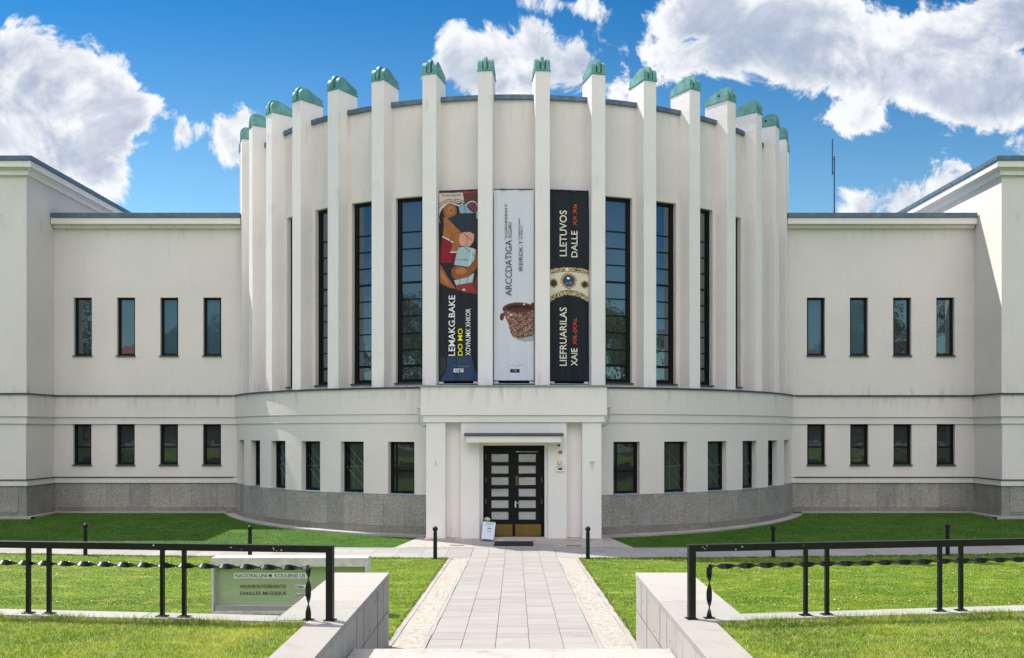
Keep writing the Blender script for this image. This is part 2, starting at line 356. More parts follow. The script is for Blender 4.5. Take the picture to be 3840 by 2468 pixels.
# stair cheek walls: wide block beyond the kerb, narrow coping towards the viewer
for s, side in ((-1, 'left'), (1, 'right')):
    root = empty('stair_wall', (s * 2.1, 11.5, .5))
    L = Vector(root.location)
    def bx(mb, x0, x1, *r): a, b_ = sorted((s * x0, s * x1)); mb.box(a, b_, *r)
    body = MB(); bx(body, 1.91, 2.74, 10.88, 14.5, .2, 1.615); bx(body, 1.91, 2.33, 4.5, 10.872, .2, 1.615)
    o1 = obj('wall_body', body, 'limestone', root, -L, bev=.01)
    cop = MB()
    for (y0, y1) in ((10.88, 12.1), (12.106, 13.3), (13.306, 14.52)): bx(cop, 1.90, 2.75, y0, y1, 1.62, 1.69)
    for (y0, y1) in ((4.5, 6.6), (6.606, 8.7), (8.706, 10.872)): bx(cop, 1.90, 2.35, y0, y1, 1.62, 1.69)
    obj('coping_slab', cop, 'kerb', root, -L, bev=.008)
    jt = MB()
    for y in (11.55, 13.9): bx(jt, 1.915, 1.907, y - .003, y + .003, 1.13, 1.61)
    for (y, z) in ((11.3, 1.35), (12.6, 1.2), (13.7, 1.4), (12.4, .8), (11.8, .95), (13.1, 1.5)): bx(jt, 1.915, 1.9075, y - .008, y + .008, z - .012, z + .012)
    for y in (12.1, 13.3): bx(jt, 1.915, 1.906, y - .004, y + .004, .55, 1.61)
    bx(jt, 1.915, 1.906, 10.872, 14.49, 1.12, 1.127)
    obj('panel_joint', jt, 'joint', root, -L)
    tag(root, 'pale limestone stair wall beside the steps, its post and railing running off to the %s' % side, 'stair wall', 'limestone walls flanking the steps')
# kerb under the fences (retaining)
def fline(s, x): return (10.92 + .115 * (abs(x) - 2.1)) if s < 0 else (11.0 + .15 * (abs(x) - 2.1))
for s in (-1, 1):
    mb = MB(); x = 2.75; first = True
    while x < 16:
        L = 1.6; a, b_ = x + .003, x + L - .003
        vs = []
        for z in (.3, 1.69):
            for xx, off in ((a, -.17), (b_, -.17), (b_, .17), (a, .17)): vs.append((s * xx, fline(s, xx) + off, z))
        mb.add(vs, [(0, 3, 2, 1), (4, 5, 6, 7), (0, 1, 5, 4), (1, 2, 6, 5), (2, 3, 7, 6), (3, 0, 4, 7)]); x += L
    vs = []
    for z in (1.0, 1.688):
        for xx, off in ((2.352, -.17), (2.747, -.17), (2.747, -.13), (2.352, -.13)): vs.append((s * xx, fline(s, xx) + off + .0, z))
    mb.add(vs, [(0, 3, 2, 1), (4, 5, 6, 7), (0, 1, 5, 4), (1, 2, 6, 5), (2, 3, 7, 6), (3, 0, 4, 7)])
    struct(obj('retaining_kerb', mb, 'kerb', bev=.008))

# ------------------------------------------------------------------ museum building
BX, BY = 0.0, 47.0
RF, RI, RW, RL = 13.2, 12.1, 12.6, 13.35
museum = empty('museum_building', (BX, BY, 0))
tag(museum, 'white modernist museum with curved fin-lined drum, low flat wings and central dark door', 'museum building')
ML = Vector((BX, BY, 0))
def mpart(name, mb, mat, **k): return obj(name, mb, mat, museum, -ML, **k)
def pol(r, th, z): return (BX + r * math.sin(th), BY - r * math.cos(th), z)

def grid_wall(us, zs, holes, fn, depth, ustep=None):
    """fn(u, z, inset) -> xyz ; holes = (u0,u1,z0,z1)"""
    U = sorted(set([round(u, 5) for u in us] + [round(h[i], 5) for h in holes for i in (0, 1)]))
    if ustep:
        V = []
        for a, b_ in zip(U[:-1], U[1:]):
            k = max(1, int(math.ceil((b_ - a) / ustep - 1e-6))); V += [a + (b_ - a) * i / k for i in range(k)]
        U = V + [U[-1]]
    Z = sorted(set([round(z, 5) for z in zs] + [round(h[i], 5) for h in holes for i in (2, 3)]))
    mb = MB()
    def hole(u, z): return any(h[0] < u < h[1] and h[2] < z < h[3] for h in holes)
    for a, b_ in zip(U[:-1], U[1:]):
        for c_, d in zip(Z[:-1], Z[1:]):
            if not hole((a + b_) / 2, (c_ + d) / 2): mb.add([fn(a, c_, 0), fn(b_, c_, 0), fn(b_, d, 0), fn(a, d, 0)], [(0, 1, 2, 3)])
    for h in holes:
        Us = [u for u in U if h[0] - 1e-4 <= u <= h[1] + 1e-4]
        for u in (h[0], h[1]): mb.add([fn(u, h[2], 0), fn(u, h[3], 0), fn(u, h[3], depth), fn(u, h[2], depth)], [(0, 1, 2, 3)])
        for a, b_ in zip(Us[:-1], Us[1:]):
            for z in (h[2], h[3]): mb.add([fn(a, z, 0), fn(b_, z, 0), fn(b_, z, depth), fn(a, z, depth)], [(0, 1, 2, 3)])
    return mb

WX = [13.62, 15.56, 17.51, 19.46]; WY = 42.3; JX = 12.45; PX = 20.75; PY = 39.9
ZL = 5.41                                                   # string-course ledge
for s in (-1, 1):
    o_s = lambda a, b_: tuple(sorted((s * a, s * b_)))
    # wing wall
    holes = [(*o_s(x - .41, x + .41), 7.26, 9.88) for x in WX]
    f = lambda u, z, i: (u, WY + .04 + i, z)
    mb = grid_wall(o_s(JX - .4, PX + .3), (ZL, 13.1), holes, f, .36)
    f = lambda u, z, i: (u, WY + i, z)
    holes = [(*o_s(x - .41, x + .41), 2.34, 4.17) for x in WX]
    g = grid_wall(o_s(JX - .4, PX + .3), (1.79, 4.17), holes, f, .32); mb.add(g.v, g.f)
    a, b_ = o_s(JX - .5, PX + .2)
    mb.box(a, b_, WY - .12, WY + .5, 4.48, ZL); mb.box(a, b_, WY - .06, WY + .5, 4.171, 4.478)
    mb.box(a, b_, WY - .10, WY + .4, 1.53, 1.76)
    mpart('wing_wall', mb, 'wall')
    # pavilion walls (side wall faces inwards, front faces the garden)
    mb = MB()
    a, b_ = o_s(PX, 42); mb.box(a, b_, PY + .04, 64, ZL, 14.95)
    mb.box(a, b_, PY + .001, 64, .2, 4.17)
    a, b_ = o_s(PX - .12, 42); mb.box(a, b_, PY - .12, 63, 4.48, ZL - .002)
    a, b_ = o_s(PX - .06, 42); mb.box(a, b_, PY - .06, 63, 4.172, 4.477)
    a, b_ = o_s(PX - .10, 42); mb.box(a, b_, PY - .10, 63, 1.53, 1.76)
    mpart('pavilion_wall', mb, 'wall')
    mb = MB()   # cornice pavilion
    a, b_ = o_s(PX - .14, 42.2); mb.box(a, b_, PY - .10, 64.2, 14.72, 14.93)
    a, b_ = o_s(PX - .20, 42.2); mb.box(a, b_, PY - .16, 64.2, 14.934, 15.0)
    a, b_ = o_s(PX - .36, 42.4); mb.box(a, b_, PY - .32, 64.4, 15.003, 15.27)
    a, b_ = o_s(JX - .2, PX - .03); mb.box(a, b_, WY - .12, WY + .8, 12.98, 13.12)
    mb.box(a, b_, WY - .34, WY + .8, 13.123, 13.40)
    mpart('cornice', mb, 'white', bev=.01)
    mb = MB()
    a, b_ = o_s(PX - .42, 42.4); mb.box(a, b_, PY - .38, 64.5, 15.273, 15.47)
    a, b_ = o_s(JX - .2, PX - .06); mb.box(a, b_, WY - .40, WY + .9, 13.403, 13.61)
    mpart('roof_coping', mb, 'flash', bev=.01)
    mb = MB(); a, b_ = o_s(0.5, PX - .1); mb.box(a, b_, WY + .5, 60, 13.0, 13.3); a, b_ = o_s(PX, 42); mb.box(a, b_, PY, 64, 15.1, 15.4); mpart('roof', mb, 'roof')
    mb = MB()
    a, b_ = o_s(JX + .2, PX - .1); mb.box(a, b_, WY - .20, WY + .3, ZL + .003, ZL + .06)
    a, b_ = o_s(PX - .19, 42); mb.box(a, b_, PY - .20, 62, ZL + .002, ZL + .062)
    a, b_ = o_s(JX + .2, PX - .1); mb.box(a, b_, WY - .14, WY + .2, 1.763, 1.80)
    a, b_ = o_s(PX - .13, 42); mb.box(a, b_, PY - .14, 62, 1.762, 1.802)
    mpart('string_course_flashing', mb, 'ledge')
    # granite plinth in slabs
    mb = MB(); x = JX - .1
    while x < PX:
        L = random.uniform(.75, 1.15); x2 = min(x + L, PX); a, b_ = o_s(x + .004, x2 - .004); mb.box(a, b_, WY - .04, WY + .3, .42, 1.525); x = x2
    y = PY
    while y < WY:
        y2 = min(y + .95, WY); a, b_ = o_s(PX - .04, PX + .3); mb.box(a, b_, y + .004 - (.04 if y == PY else 0), y2 - .004, .42, 1.525); y = y2
    x = PX + .31
    while x < 36:
        L = random.uniform(.75, 1.1); a, b_ = o_s(x + .004, x + L - .004); mb.box(a, b_, PY - .04, PY + .3, .42, 1.525); x += L
    mpart('granite_plinth', mb, 'granite', merge=False)
    mb = MB(); x = JX - .1
    while x < PX:
        L = random.uniform(1.2, 1.9); x2 = min(x + L, PX); a, b_ = o_s(x + .004, x2 - .004); mb.box(a, b_, WY - .09, WY + .3, -.1, .413); x = x2
    a, b_ = o_s(PX - .09, PX + .3); mb.box(a, b_, PY - .09, WY - .1, -.1, .413)
    x = PX + .305
    while x < 36: a, b_ = o_s(x, x + 1.5); mb.box(a + .003, b_ - .003, PY - .09, PY + .3, -.1, .413); x += 1.5
    mpart('granite_base_course', mb, 'granite_base', merge=False)
    mb = MB(); a, b_ = o_s(JX - .3, PX); mb.box(a, b_, WY - .02, WY + .5, 0, 1.79); a, b_ = o_s(PX - .02, 36); mb.box(a, b_, PY - .02, PY + 2.2, 0, 1.55); mpart('plinth_backing', mb, 'joint')
    mb = MB(); x = JX + .4
    a, b_ = o_s(JX + .4, PX - .1); mb.box(a, b_, WY - .42, WY - .1, 0, .245)
    a, b_ = o_s(PX - .42, PX - .1); mb.box(a, b_, PY - .4, WY - .43, 0, .243); a, b_ = o_s(PX - .42, 36); mb.box(a, b_, PY - .42, PY - .1, 0, .241)
    mpart('stone_edging', mb, 'kerb')

# drum: lower storey
d9 = R_(9)
LW = [R_(18 + 9 * j) for j in range(7)]
hw = .53 / RL
holes = [(sg * t - hw, sg * t + hw, 1.56, 3.47) for t in LW[:6] for sg in (-1, 1)]
def fdr(r): return lambda u, z, i: pol(r - i, u, z)
TH = R_(100); ST = R_(1.5)
mb = grid_wall([-R_(72), R_(72)], (1.5, 4.18), holes, fdr(RL), .34, ST)
for (r, z0, z1) in ((RL + .035, 4.171, 4.478), (RL + .07, 4.48, ZL)):
    U = np.linspace(-R_(72), R_(72), 97)
    for a, b_ in zip(U[:-1], U[1:]):
        A = [pol(r, a, z0), pol(r, b_, z0), pol(r, b_, z1), pol(r, a, z1)]; mb.add(A, [(0, 1, 2, 3)])
        mb.add([pol(r, a, z0), pol(r, b_, z0), pol(r - .2, b_, z0), pol(r - .2, a, z0)], [(0, 1, 2, 3)])
        mb.add([pol(r, a, z1), pol(r, b_, z1), pol(r - .9, b_, z1), pol(r - .9, a, z1)], [(0, 1, 2, 3)])
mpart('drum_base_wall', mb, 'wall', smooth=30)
# drum: upper storey
UW = [R_(9 * j) for j in range(-8, 9)]
hw2 = .575 / RW
holes = [(t - hw2, t + hw2, 5.66, 12.60) for t in UW if abs(t) > R_(14)] + [(t - .72 / RW, t + .72 / RW, 5.60, 12.55) for t in UW if abs(t) < R_(14)]
mb = grid_wall([-TH, TH], (ZL, 16.0), holes, fdr(RW), .30, ST)
U = np.linspace(TH, 2 * PI - TH, 60)
for a, b_ in zip(U[:-1], U[1:]): mb.add([pol(RW, a, 5), pol(RW, b_, 5), pol(RW, b_, 16), pol(RW, a, 16)], [(0, 1, 2, 3)])
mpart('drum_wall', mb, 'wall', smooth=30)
def ring(mb, r0, r1, z0, z1, t0, t1, n):
    U = np.linspace(t0, t1, n + 1)
    for a, b_ in zip(U[:-1], U[1:]):
        vs = [pol(r, t, z) for t in (a, b_) for r in (r0, r1) for z in (z0, z1)]
        mb.add(vs, [(0, 4, 5, 1), (2, 3, 7, 6), (0, 2, 6, 4), (1, 5, 7, 3)])
mb = MB(); ring(mb, 12.2, RW + .10, 16.003, 16.17, -PI, PI, 240); mpart('parapet_coping', mb, 'flash', smooth=30)
mb = MB(); mb.add([pol(12.3, t, 15.9) for t in np.linspace(0, 2 * PI, 97)[:-1]], [tuple(range(96))]); mpart('drum_roof', mb, 'roof')
mb = MB(); ring(mb, 12.5, RL + .13, ZL + .003, ZL + .058, -R_(71), R_(71), 142); mpart('drum_ledge_flashing', mb, 'ledge', smooth=30)
# drum plinth
mb = MB(); t = -R_(71)
def slab(mb, r0, r1, z0, z1, a, b_, n=6):
    T = np.linspace(a, b_, n + 1); vs = []; fs = []
    for q in T: vs += [pol(r0, q, z0), pol(r1, q, z0), pol(r1, q, z1), pol(r0, q, z1)]
    for i in range(n):
        o = 4 * i; fs += [(o, o + 4, o + 5, o + 1), (o + 1, o + 5, o + 6, o + 2), (o + 2, o + 6, o + 7, o + 3), (o + 3, o + 7, o + 4, o)]
    fs += [(0, 1, 2, 3), (4 * n + 3, 4 * n + 2, 4 * n + 1, 4 * n)]
    mb.add(vs, fs)
while t < R_(71):
    L = random.uniform(.55, .95) / RL; slab(mb, RL - .3, RL + .05, .38, 1.535 + random.uniform(0, .004), t + .0003, t + L - .0003); t += L
mpart('drum_granite_plinth', mb, 'granite', smooth=30)
mb = MB(); t = -R_(71)
while t < R_(71): L = random.uniform(1.3, 2.1) / RL; slab(mb, RL - .3, RL + .11, -.1, .374, t + .0003, t + L - .0003, 8); t += L
mpart('drum_base_course', mb, 'granite_base', smooth=30)
mb = MB(); ring(mb, RL - .4, RL + .02, 0, 1.545, -R_(71), R_(71), 142); mpart('drum_plinth_backing', mb, 'joint')
mb = MB(); t = -R_(74)
while t < R_(74): L = .9 / RL; slab(mb, RL + .1, RL + .55, -.1, .10 + .10 * min(1, abs(t) / R_(70)), t + .0004, t + L - .0004, 4); t += L
mpart('drum_stone_edging', mb, 'kerb')

# fins with copper caps
def fin_profile_side():
    p = [(0, 0), (0, .20)]
    for k in range(1, 7): a = PI / 2 * k / 6; p.append((.27 - .27 * math.cos(a), .20 + .26 * math.sin(a)))
    return p + [(.36, .455), (1.08, .20), (1.08, 0)]
def fin_profile_mid():
    p = [(-.05, 0), (-.05, .26)]
    for k in range(1, 7): a = PI / 2 * k / 6; p.append((.22 - .27 * math.cos(a), .26 + .29 * math.sin(a)))
    return p + [(.32, .54), (.60, .40), (.60, 0)]
ZF = 16.85
fm = MB(); fm.box(-.265, .265, 0, 1.1, ZL + .06, ZF)
cm = MB(); cm.box(-.295, .295, -.03, 1.13, ZF + .002, ZF + .045)
sp, mp_ = fin_profile_side(), fin_profile_mid()
for (a, b_) in ((-.275, -.115), (.115, .275)): cm.prism(sp, a, b_, lambda x, p, q: (x, p - .01, ZF + .046 + q))
cm.prism(mp_, -.052, .052, lambda x, p, q: (x, p, ZF + .046 + q))
cm.prism([(.10, 0), (.10, .33), (.3, .37), (1.05, .12), (1.05, 0)], -.114, .114, lambda x, p, q: (x, p, ZF + .046 + q))
fin0 = None
for k in range(-10, 10):
    t = (k + .5) * d9; L = Vector(pol(RF, t, 0)) - ML
    if fin0 is None:
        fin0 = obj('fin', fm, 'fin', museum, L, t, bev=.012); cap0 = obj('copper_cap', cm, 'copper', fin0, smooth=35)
    else:
        f2 = fin0.copy(); C.objects.link(f2); f2.location = L; f2.rotation_euler[2] = t
        c2 = cap0.copy(); C.objects.link(c2); c2.parent = f2
    if t > R_(30) and k % 2 == 0 and k < 8:
        hb = MB(); n = 10; hb.add([(-.281, .42 + .045 * math.cos(2 * PI * i / n), ZF + .25 + .05 * math.sin(2 * PI * i / n)) for i in range(n)] + [(-.27, .42 + .045 * math.cos(2 * PI * i / n), ZF + .25 + .05 * math.sin(2 * PI * i / n)) for i in range(n)], [tuple(range(n))] + [(i, (i + 1) % n, n + (i + 1) % n, n + i) for i in range(n)])
        obj('cap_hole', hb, 'frame', f2)

# windows
def window(name, w, h, rev, fw, trans=(), thick=(), vert=(), sill='sill', grille=False, sillout=.07, gm='glass'):
    f = MB(); y0, y1 = rev - .10, rev
    f.box(-w / 2, -w / 2 + fw, y0, y1, 0, h); f.box(w / 2 - fw, w / 2, y0, y1, 0, h)
    f.box(-w / 2 + fw, w / 2 - fw, y0, y1, 0, fw); f.box(-w / 2 + fw, w / 2 - fw, y0, y1, h - fw * .8, h)
    for z in trans: f.box(-w / 2 + fw, w / 2 - fw, y0 + .02, y1, z - .02, z + .02)
    for z in thick: f.box(-w / 2 + fw, w / 2 - fw, y0 + .01, y1, z - .035, z + .035)
    for x in vert: f.box(x - .02, x + .02, y0 + .02, y1, fw, h - fw * .8)
    a = obj(name, f, 'frame', museum, bev=.004)
    p = MB()
    zs = [fw] + sorted(list(trans) + list(thick)) + [h - fw * .8]
    for z0, z1 in zip(zs[:-1], zs[1:]):
        tl = random.uniform(-.002, .002); tx = random.uniform(-.0015, .0015)
        p.add([(-w / 2 + fw - .01, rev - .035 + tl, z0), (w / 2 - fw + .01, rev - .035 + tl + tx, z0), (w / 2 - fw + .01, rev - .035 + tx, z1), (-w / 2 + fw - .01, rev - .035, z1)], [(0, 1, 2, 3)])
    kids = [obj('pane', p, gm, a, merge=False)]
    s = MB(); s.box(-w / 2 - .03, w / 2 + .03, -sillout, 0, -.045, .002); s.box(-w / 2, w / 2, 0, rev - .10, -.04, .012)
    kids.append(obj('sill', s, sill, a))
    if grille:
        g = MB(); y = rev - .045
        for (xa, za, xb, zb) in ((-.5, 1, .5, .5), (-.5, .5, .5, 0), (-.5, .75, 0, .5), (0, .5, .5, .22), (-.5, .5, .5, .52), (-.12, 1, -.12, 0)):
            iw = w - 2 * fw; ih = h - 2 * fw
            g.tube([(xa * iw, y, fw + za * ih), (xb * iw, y, fw + zb * ih)], .011, 5)
        kids.append(obj('grille', g, 'grille', a))
    return a, kids
def place(proto, loc, rz, used):
    a, kids = proto
    if used:
        c_ = a.copy(); C.objects.link(c_)
        for q in kids: k2 = q.copy(); C.objects.link(k2); k2.parent = c_
        a = c_
    a.location = Vector(loc) - ML; a.rotation_euler[2] = rz; return a, ([k2_ for k2_ in C.objects if k2_.parent == a and k2_.name.startswith('pane')] if False else a)
wu = window('window', .82, 2.62, .26, .10); wl = window('window', .82, 1.83, .24, .10, (), (.80,), (), gm='darkglass')
i = 0; blinds = []
for s in (-1, 1):
    for x in WX:
        place(wu, (s * x, WY + .04, 7.26), 0, i)
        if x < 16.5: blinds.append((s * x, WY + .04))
        place(wl, (s * x, WY, 2.34), 0, i); i += 1
wd0 = window('window', 1.06, 1.91, .32, .10, (), (.85,), (-.30,), 'lightsill', gm='darkglass'); wd = window('window', 1.06, 1.91, .32, .10, (), (), (-.33,), 'lightsill', True, gm='darkglass')
i = j = 0
for q, t in enumerate(LW[:6]):
    for sg in (-1, 1):
        L = pol(RL - .005, sg * t, 1.56)
        if q == 0: place(wd0, L, sg * t, i); i += 1
        else: place(wd, L, sg * t, j); j += 1
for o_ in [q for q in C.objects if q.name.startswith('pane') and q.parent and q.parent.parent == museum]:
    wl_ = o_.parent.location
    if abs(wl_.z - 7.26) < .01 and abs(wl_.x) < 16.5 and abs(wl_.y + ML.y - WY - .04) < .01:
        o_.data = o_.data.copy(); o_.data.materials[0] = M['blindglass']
pn = 6.94 / 11
wt = window('window', 1.15, 6.94, .27, .155, [pn * k for k in (1, 2, 3, 4, 5, 7, 8, 9)], [pn * 6, pn * 1 + .04], (), 'sill')
i = 0
for t in UW:
    if abs(t) > R_(14) and abs(t) < R_(66): place(wt, pol(RW - .003, t, 5.66), t, i); i += 1
for t in (-d9, 0, d9):
    w3 = MB(); w3.box(-.72, .72, .15, .25, 0, 7.05); obj('window', w3, 'frame', museum, Vector(pol(RW, t, 5.56)) - ML, t)
    w3 = MB(); w3.box(-.73, .73, -.5, .1, 0, .03); obj('window_sill', w3, 'lightsill', museum, Vector(pol(RW, t, 5.56)) - ML, t)

# portal
PF = 32.65
mb = MB()
mb.box(-3.23, 3.23, PF - .10, 36, 4.41, ZL - .002); mb.box(-3.15, 3.15, PF - .05, 36, 4.165, 4.408)
for s in (-1, 1):
    a, b_ = sorted((s * 2.38, s * 3.05)); mb.box(a, b_, PF, 36, .125, 4.163)
    a, b_ = sorted((s * 1.19, s * 1.84)); mb.box(a, b_, PF, 36, .125, 4.163)
    a, b_ = sorted((s * 1.84, s * 2.38)); mb.box(a, b_, PF + .32, 36, .125, 4.163)
    a, b_ = sorted((s * 1.075, s * 1.19)); mb.box(a, b_, PF + .16, 36, .125, 4.163)
mb.box(-1.19, 1.19, PF + .002, 36, 3.46, 4.163); mb.box(-1.075, 1.075, PF + .16, 36, 3.36, 3.458)
mpart('portal', mb, 'white', bev=.008)
mb = MB(); mb.box(-3.33, 3.33, PF - .17, 35, ZL, ZL + .05); mpart('portal_flashing', mb, 'lightsill')
mb = MB(); mb.box(-1.64, 1.64, PF - .50, PF - .002, 3.47, 3.70); mpart('door_canopy', mb, 'white', bev=.008)
mb = MB(); mb.prism([(PF - .56, 3.703), (PF - .56, 3.745), (PF, 3.80), (PF, 3.703)], -1.71, 1.71, lambda x, p, q: (x, p, q)); mpart('canopy_cover', mb, 'ledge')
mb = MB(); x = -3.1
while x < 3.1: L = min(random.uniform(.7, 1.2), 3.1 - x); mb.box(x + .003, x + L - .003, PF - .07, PF + .4, -.05, .122); x += L + .0001
mb.box(-1.06, 1.06, PF + .05, PF + .6, .0, .15)
mpart('threshold', mb, 'threshold', bev=.01)
# door
DY = PF + .36
door = MB(); door.box(-1.07, 1.07, DY + .03, DY + .12, .152, 3.358); door.box(-1.07, -.985, DY, DY + .03, .152, 3.358); door.box(.985, 1.07, DY, DY + .03, .152, 3.358); door.box(-.985, .985, DY, DY + .03, 3.25, 3.358)
rows = [3.25 - .20 - .405 * k for k in range(6)]
for s in (-1, 1):
    xa, xb = sorted((s * .02, s * .975)); pa, pb = (-.79, -.19) if s < 0 else (.17, .77)
    y0, y1 = DY - .03, DY + .03
    door.box(xa, pa, y0, y1, .60, 3.24); door.box(pb, xb, y0, y1, .60, 3.24)
    zt = 3.24
    for z in rows: door.box(pa, pb, y0, y1, z, zt); zt = z - .275
    door.box(pa, pb, y0, y1, .60, zt); door.box(xa, xb, y0, y1, .17, .598)
    door.box(-.03, .03, DY - .045, DY - .031, .17, 3.24) if s < 0 else None
D = mpart('door', door, 'frame', bev=.004)
for s in (-1, 1):
    pa, pb = (-.79, -.19) if s < 0 else (.17, .77)
    for z in rows:
        g = MB(); g.add([(pa + .001, DY + .012, z - .274), (pb - .001, DY + .012, z - .274), (pb - .001, DY + .012, z - .001), (pa + .001, DY + .012, z - .001)], [(0, 1, 2, 3)]); obj('glass_pane', g, 'doorglass', D)
    xa, xb = sorted((s * .05, s * .955)); g = MB(); g.box(xa, xb, DY - .042, DY - .031, .18, .585); obj('kick_plate', g, 'brass', D, bev=.003)
    for z in (2.85, 2.05, 1.3):
        if s > 0 and z > 2.5: continue
        g = MB(); g.tube([(s * .98, DY - .04, z), (s * .98, DY - .04, z + .2)], .018, 8); obj('hinge', g, 'brass', D)
g = MB(); g.box(.035, .085, DY - .05, DY - .031, 1.18, 1.40); g.tube([(.06, DY - .05, 1.34), (.06, DY - .10, 1.34), (.16, DY - .10, 1.34)], .012, 8); obj('door_handle', g, 'steel', D)
g = MB(); g.box(.055, .14, DY - .044, DY - .032, 1.95, 2.30); obj('push_plate', g, simple('copper_plate', (.10, .045, .02), .5), D)
g = MB(); g.box(.08, .16, DY - .075, DY - .032, 3.12, 3.16); g.tube([(.12, DY - .08, 3.14), (.85, DY - .06, 3.13)], .009, 6); obj('door_closer', g, 'steel', D)
# rain pipes at the portal sides (belong to the building)
for s in (-1, 1):
    g = MB(); g.tube([(s * 3.20, PF + .25, 4.66), (s * 3.33, PF + .22, 4.66), (s * 3.33, PF + .20, 4.60)], .032, 8)
    g.tube([(s * 3.33, PF + .2, 4.64), (s * 3.33, PF + .2, 4.36), (s * 3.28, PF + .2, 4.14), (s * 3.18, PF + .2, 4.06), (s * 3.02, PF + .2, 4.03)], .038, 10)
    g.box(*sorted((s * 3.29, s * 3.42)), PF + .16, PF + .26, 4.655, 4.70)
    mpart('rain_pipe', g, 'pipe', smooth=40)
# lightning mast on the right wing
root = empty('antenna_mast', (17.05, 50, 13.3)); g = MB(); g.tube([(0, 0, 0), (0, 0, 2.4)], .045, 8); g.tube([(0, 0, 2.4), (0, 0, 5.2)], .034, 8); g.tube([(0, 0, 2.2), (0, 0, 2.2)], .01, 4)
obj('pole', g, 'sill', root); g = MB(); g.tube([(-.1, 0, 4.2), (-.1, 0, 6.1)], .03, 6); g.box(-.12, .03, -.02, .02, 4.3, 4.34); g.box(-.12, .03, -.02, .02, 5.0, 5.04); obj('rod', g, 'sill', root)
g = MB(); g.box(-.2, .2, -.2, .2, 0, .1); obj('foot', g, 'ledge', root)
tag(root, 'thin grey antenna mast rising from the right wing roof', 'antenna mast')

# ------------------------------------------------------------------ banners
def inpoly(P, poly):
    x, y = P[:, 0], P[:, 1]; ins = np.zeros(len(P), bool); n = len(poly)
    for i in range(n):
        x0, y0 = poly[i]; x1, y1 = poly[(i + 1) % n]
        if y0 == y1: continue
        c_ = ((y0 > y) != (y1 > y)) & (x < (x1 - x0) * (y - y0) / (y1 - y0) + x0); ins ^= c_
    return ins
def ell(P, cx, cy, a, b_): return ((P[:, 0] - cx) / a) ** 2 + ((P[:, 1] - cy) / b_) ** 2 < 1
def line(P, x0, y0, x1, y1, w):
    d = np.array([x1 - x0, y1 - y0], float); L = np.hypot(*d); d /= L; q = P - np.array([x0, y0]); t = np.clip(q @ d, 0, L)
    return np.hypot(q[:, 0] - t * d[0], q[:, 1] - t * d[1]) < w
def hashn(P, s): 
    a = np.sin(P[:, 0] * .37 * s + P[:, 1] * .61 * s) * 43758.5; b_ = np.sin(np.floor(P[:, 0] / s) * 12.99 + np.floor(P[:, 1] / s) * 78.23) * 43758.5
    return b_ - np.floor(b_)
def fold(x, z, ph):   # gentle cloth folds, metres outwards
    e = 1 + 1.2 * math.exp(-z * 1.2); return e * (.014 * math.sin(x * 9 + ph + .5 * math.sin(z * .9)) + .008 * math.sin(x * 19 + z * 1.3 + ph * 2)) + .012 * math.sin(z * 1.1 + ph)
BW, BH = 1.44, 6.92
def banner(theta, paint, X0, X1, Y0, Y1, ph, label, wdt=BW):
    base = pol(12.93, theta, 5.70)
    root = empty('banner', base, theta)
    nx, ny = 96, 420
    gx = np.linspace(-wdt / 2, wdt / 2, nx + 1); gzv = np.linspace(0, BH, ny + 1)
    vs = [(x, -fold(x, z, ph), z) for z in gzv for x in gx]; n = nx + 1
    fs = [(j * n + i, j * n + i + 1, (j + 1) * n + i + 1, (j + 1) * n + i) for j in range(ny) for i in range(nx)]
    me = bpy.data.meshes.new('cloth'); me.from_pydata(vs, [], fs); me.polygons.foreach_set('use_smooth', [True] * len(fs))
    cx = (gx[:-1] + gx[1:]) / 2; cz = (gzv[:-1] + gzv[1:]) / 2
    PX_, PZ_ = np.meshgrid(cx, cz); P = np.c_[(PX_.ravel() / wdt + .5) * (X1 - X0) + X0, (1 - PZ_.ravel() / BH) * (Y1 - Y0) + Y0]
    col = paint(P); at = me.color_attributes.new('print', 'FLOAT_COLOR', 'CORNER')
    cc = np.repeat(np.c_[col, np.ones(len(col))], 4, axis=0).astype(np.float32).ravel(); at.data.foreach_set('color', cc)
    me.materials.append(M['cloth']); o = bpy.data.objects.new('cloth', me); link(o, root)
    r = MB(); r.box(-wdt / 2, wdt / 2, -.02, .02, -.03, 0); r.box(-wdt / 2, wdt / 2, -.02, .02, BH, BH + .03); obj('rod', r, 'frame', root)
    for s in (-1, 1):
        r = MB(); a, b_ = sorted((s * (wdt / 2 - .16), s * (wdt / 2))); r.box(a, b_, -.01, .12, -.10, -.032); obj('bracket', r, 'steel', root)
    tag(root, label, 'banner', 'long banners hanging between the fins')
    sx = wdt / (X1 - X0); sz = BH / (Y1 - Y0)
    def write(s, xl, xr, yb, yt, mat, bold=0):   # text reads bottom to top, letters span xl..xr, from yb up to yt
        bx = ((xr - X0) / (X1 - X0) - .5) * wdt; bz = (1 - (yb - Y0) / (Y1 - Y0)) * BH
        def T(v):
            x = bx - v.y; z = bz + v.x; return Vector((x, -fold(x, z, ph) - .032, z))
        text_obj('lettering', s, (xr - xl) * sx, mat, root, T, (yb - yt) * sz, bold)
    def writeh(s, x0, x1, yb, yt, mat, bold=0):
        bx = ((x0 - X0) / (X1 - X0) - .5) * wdt; bz = (1 - (yb - Y0) / (Y1 - Y0)) * BH
        def T(v):
            x = bx + v.x; z = bz + v.y; return Vector((x, -fold(x, z, ph) - .032, z))
        text_obj('lettering', s, (yb - yt) * sz, mat, root, T, (x1 - x0) * sx, bold)
    return root, write, writeh
def put(col, m_, c_): col[m_] = c_
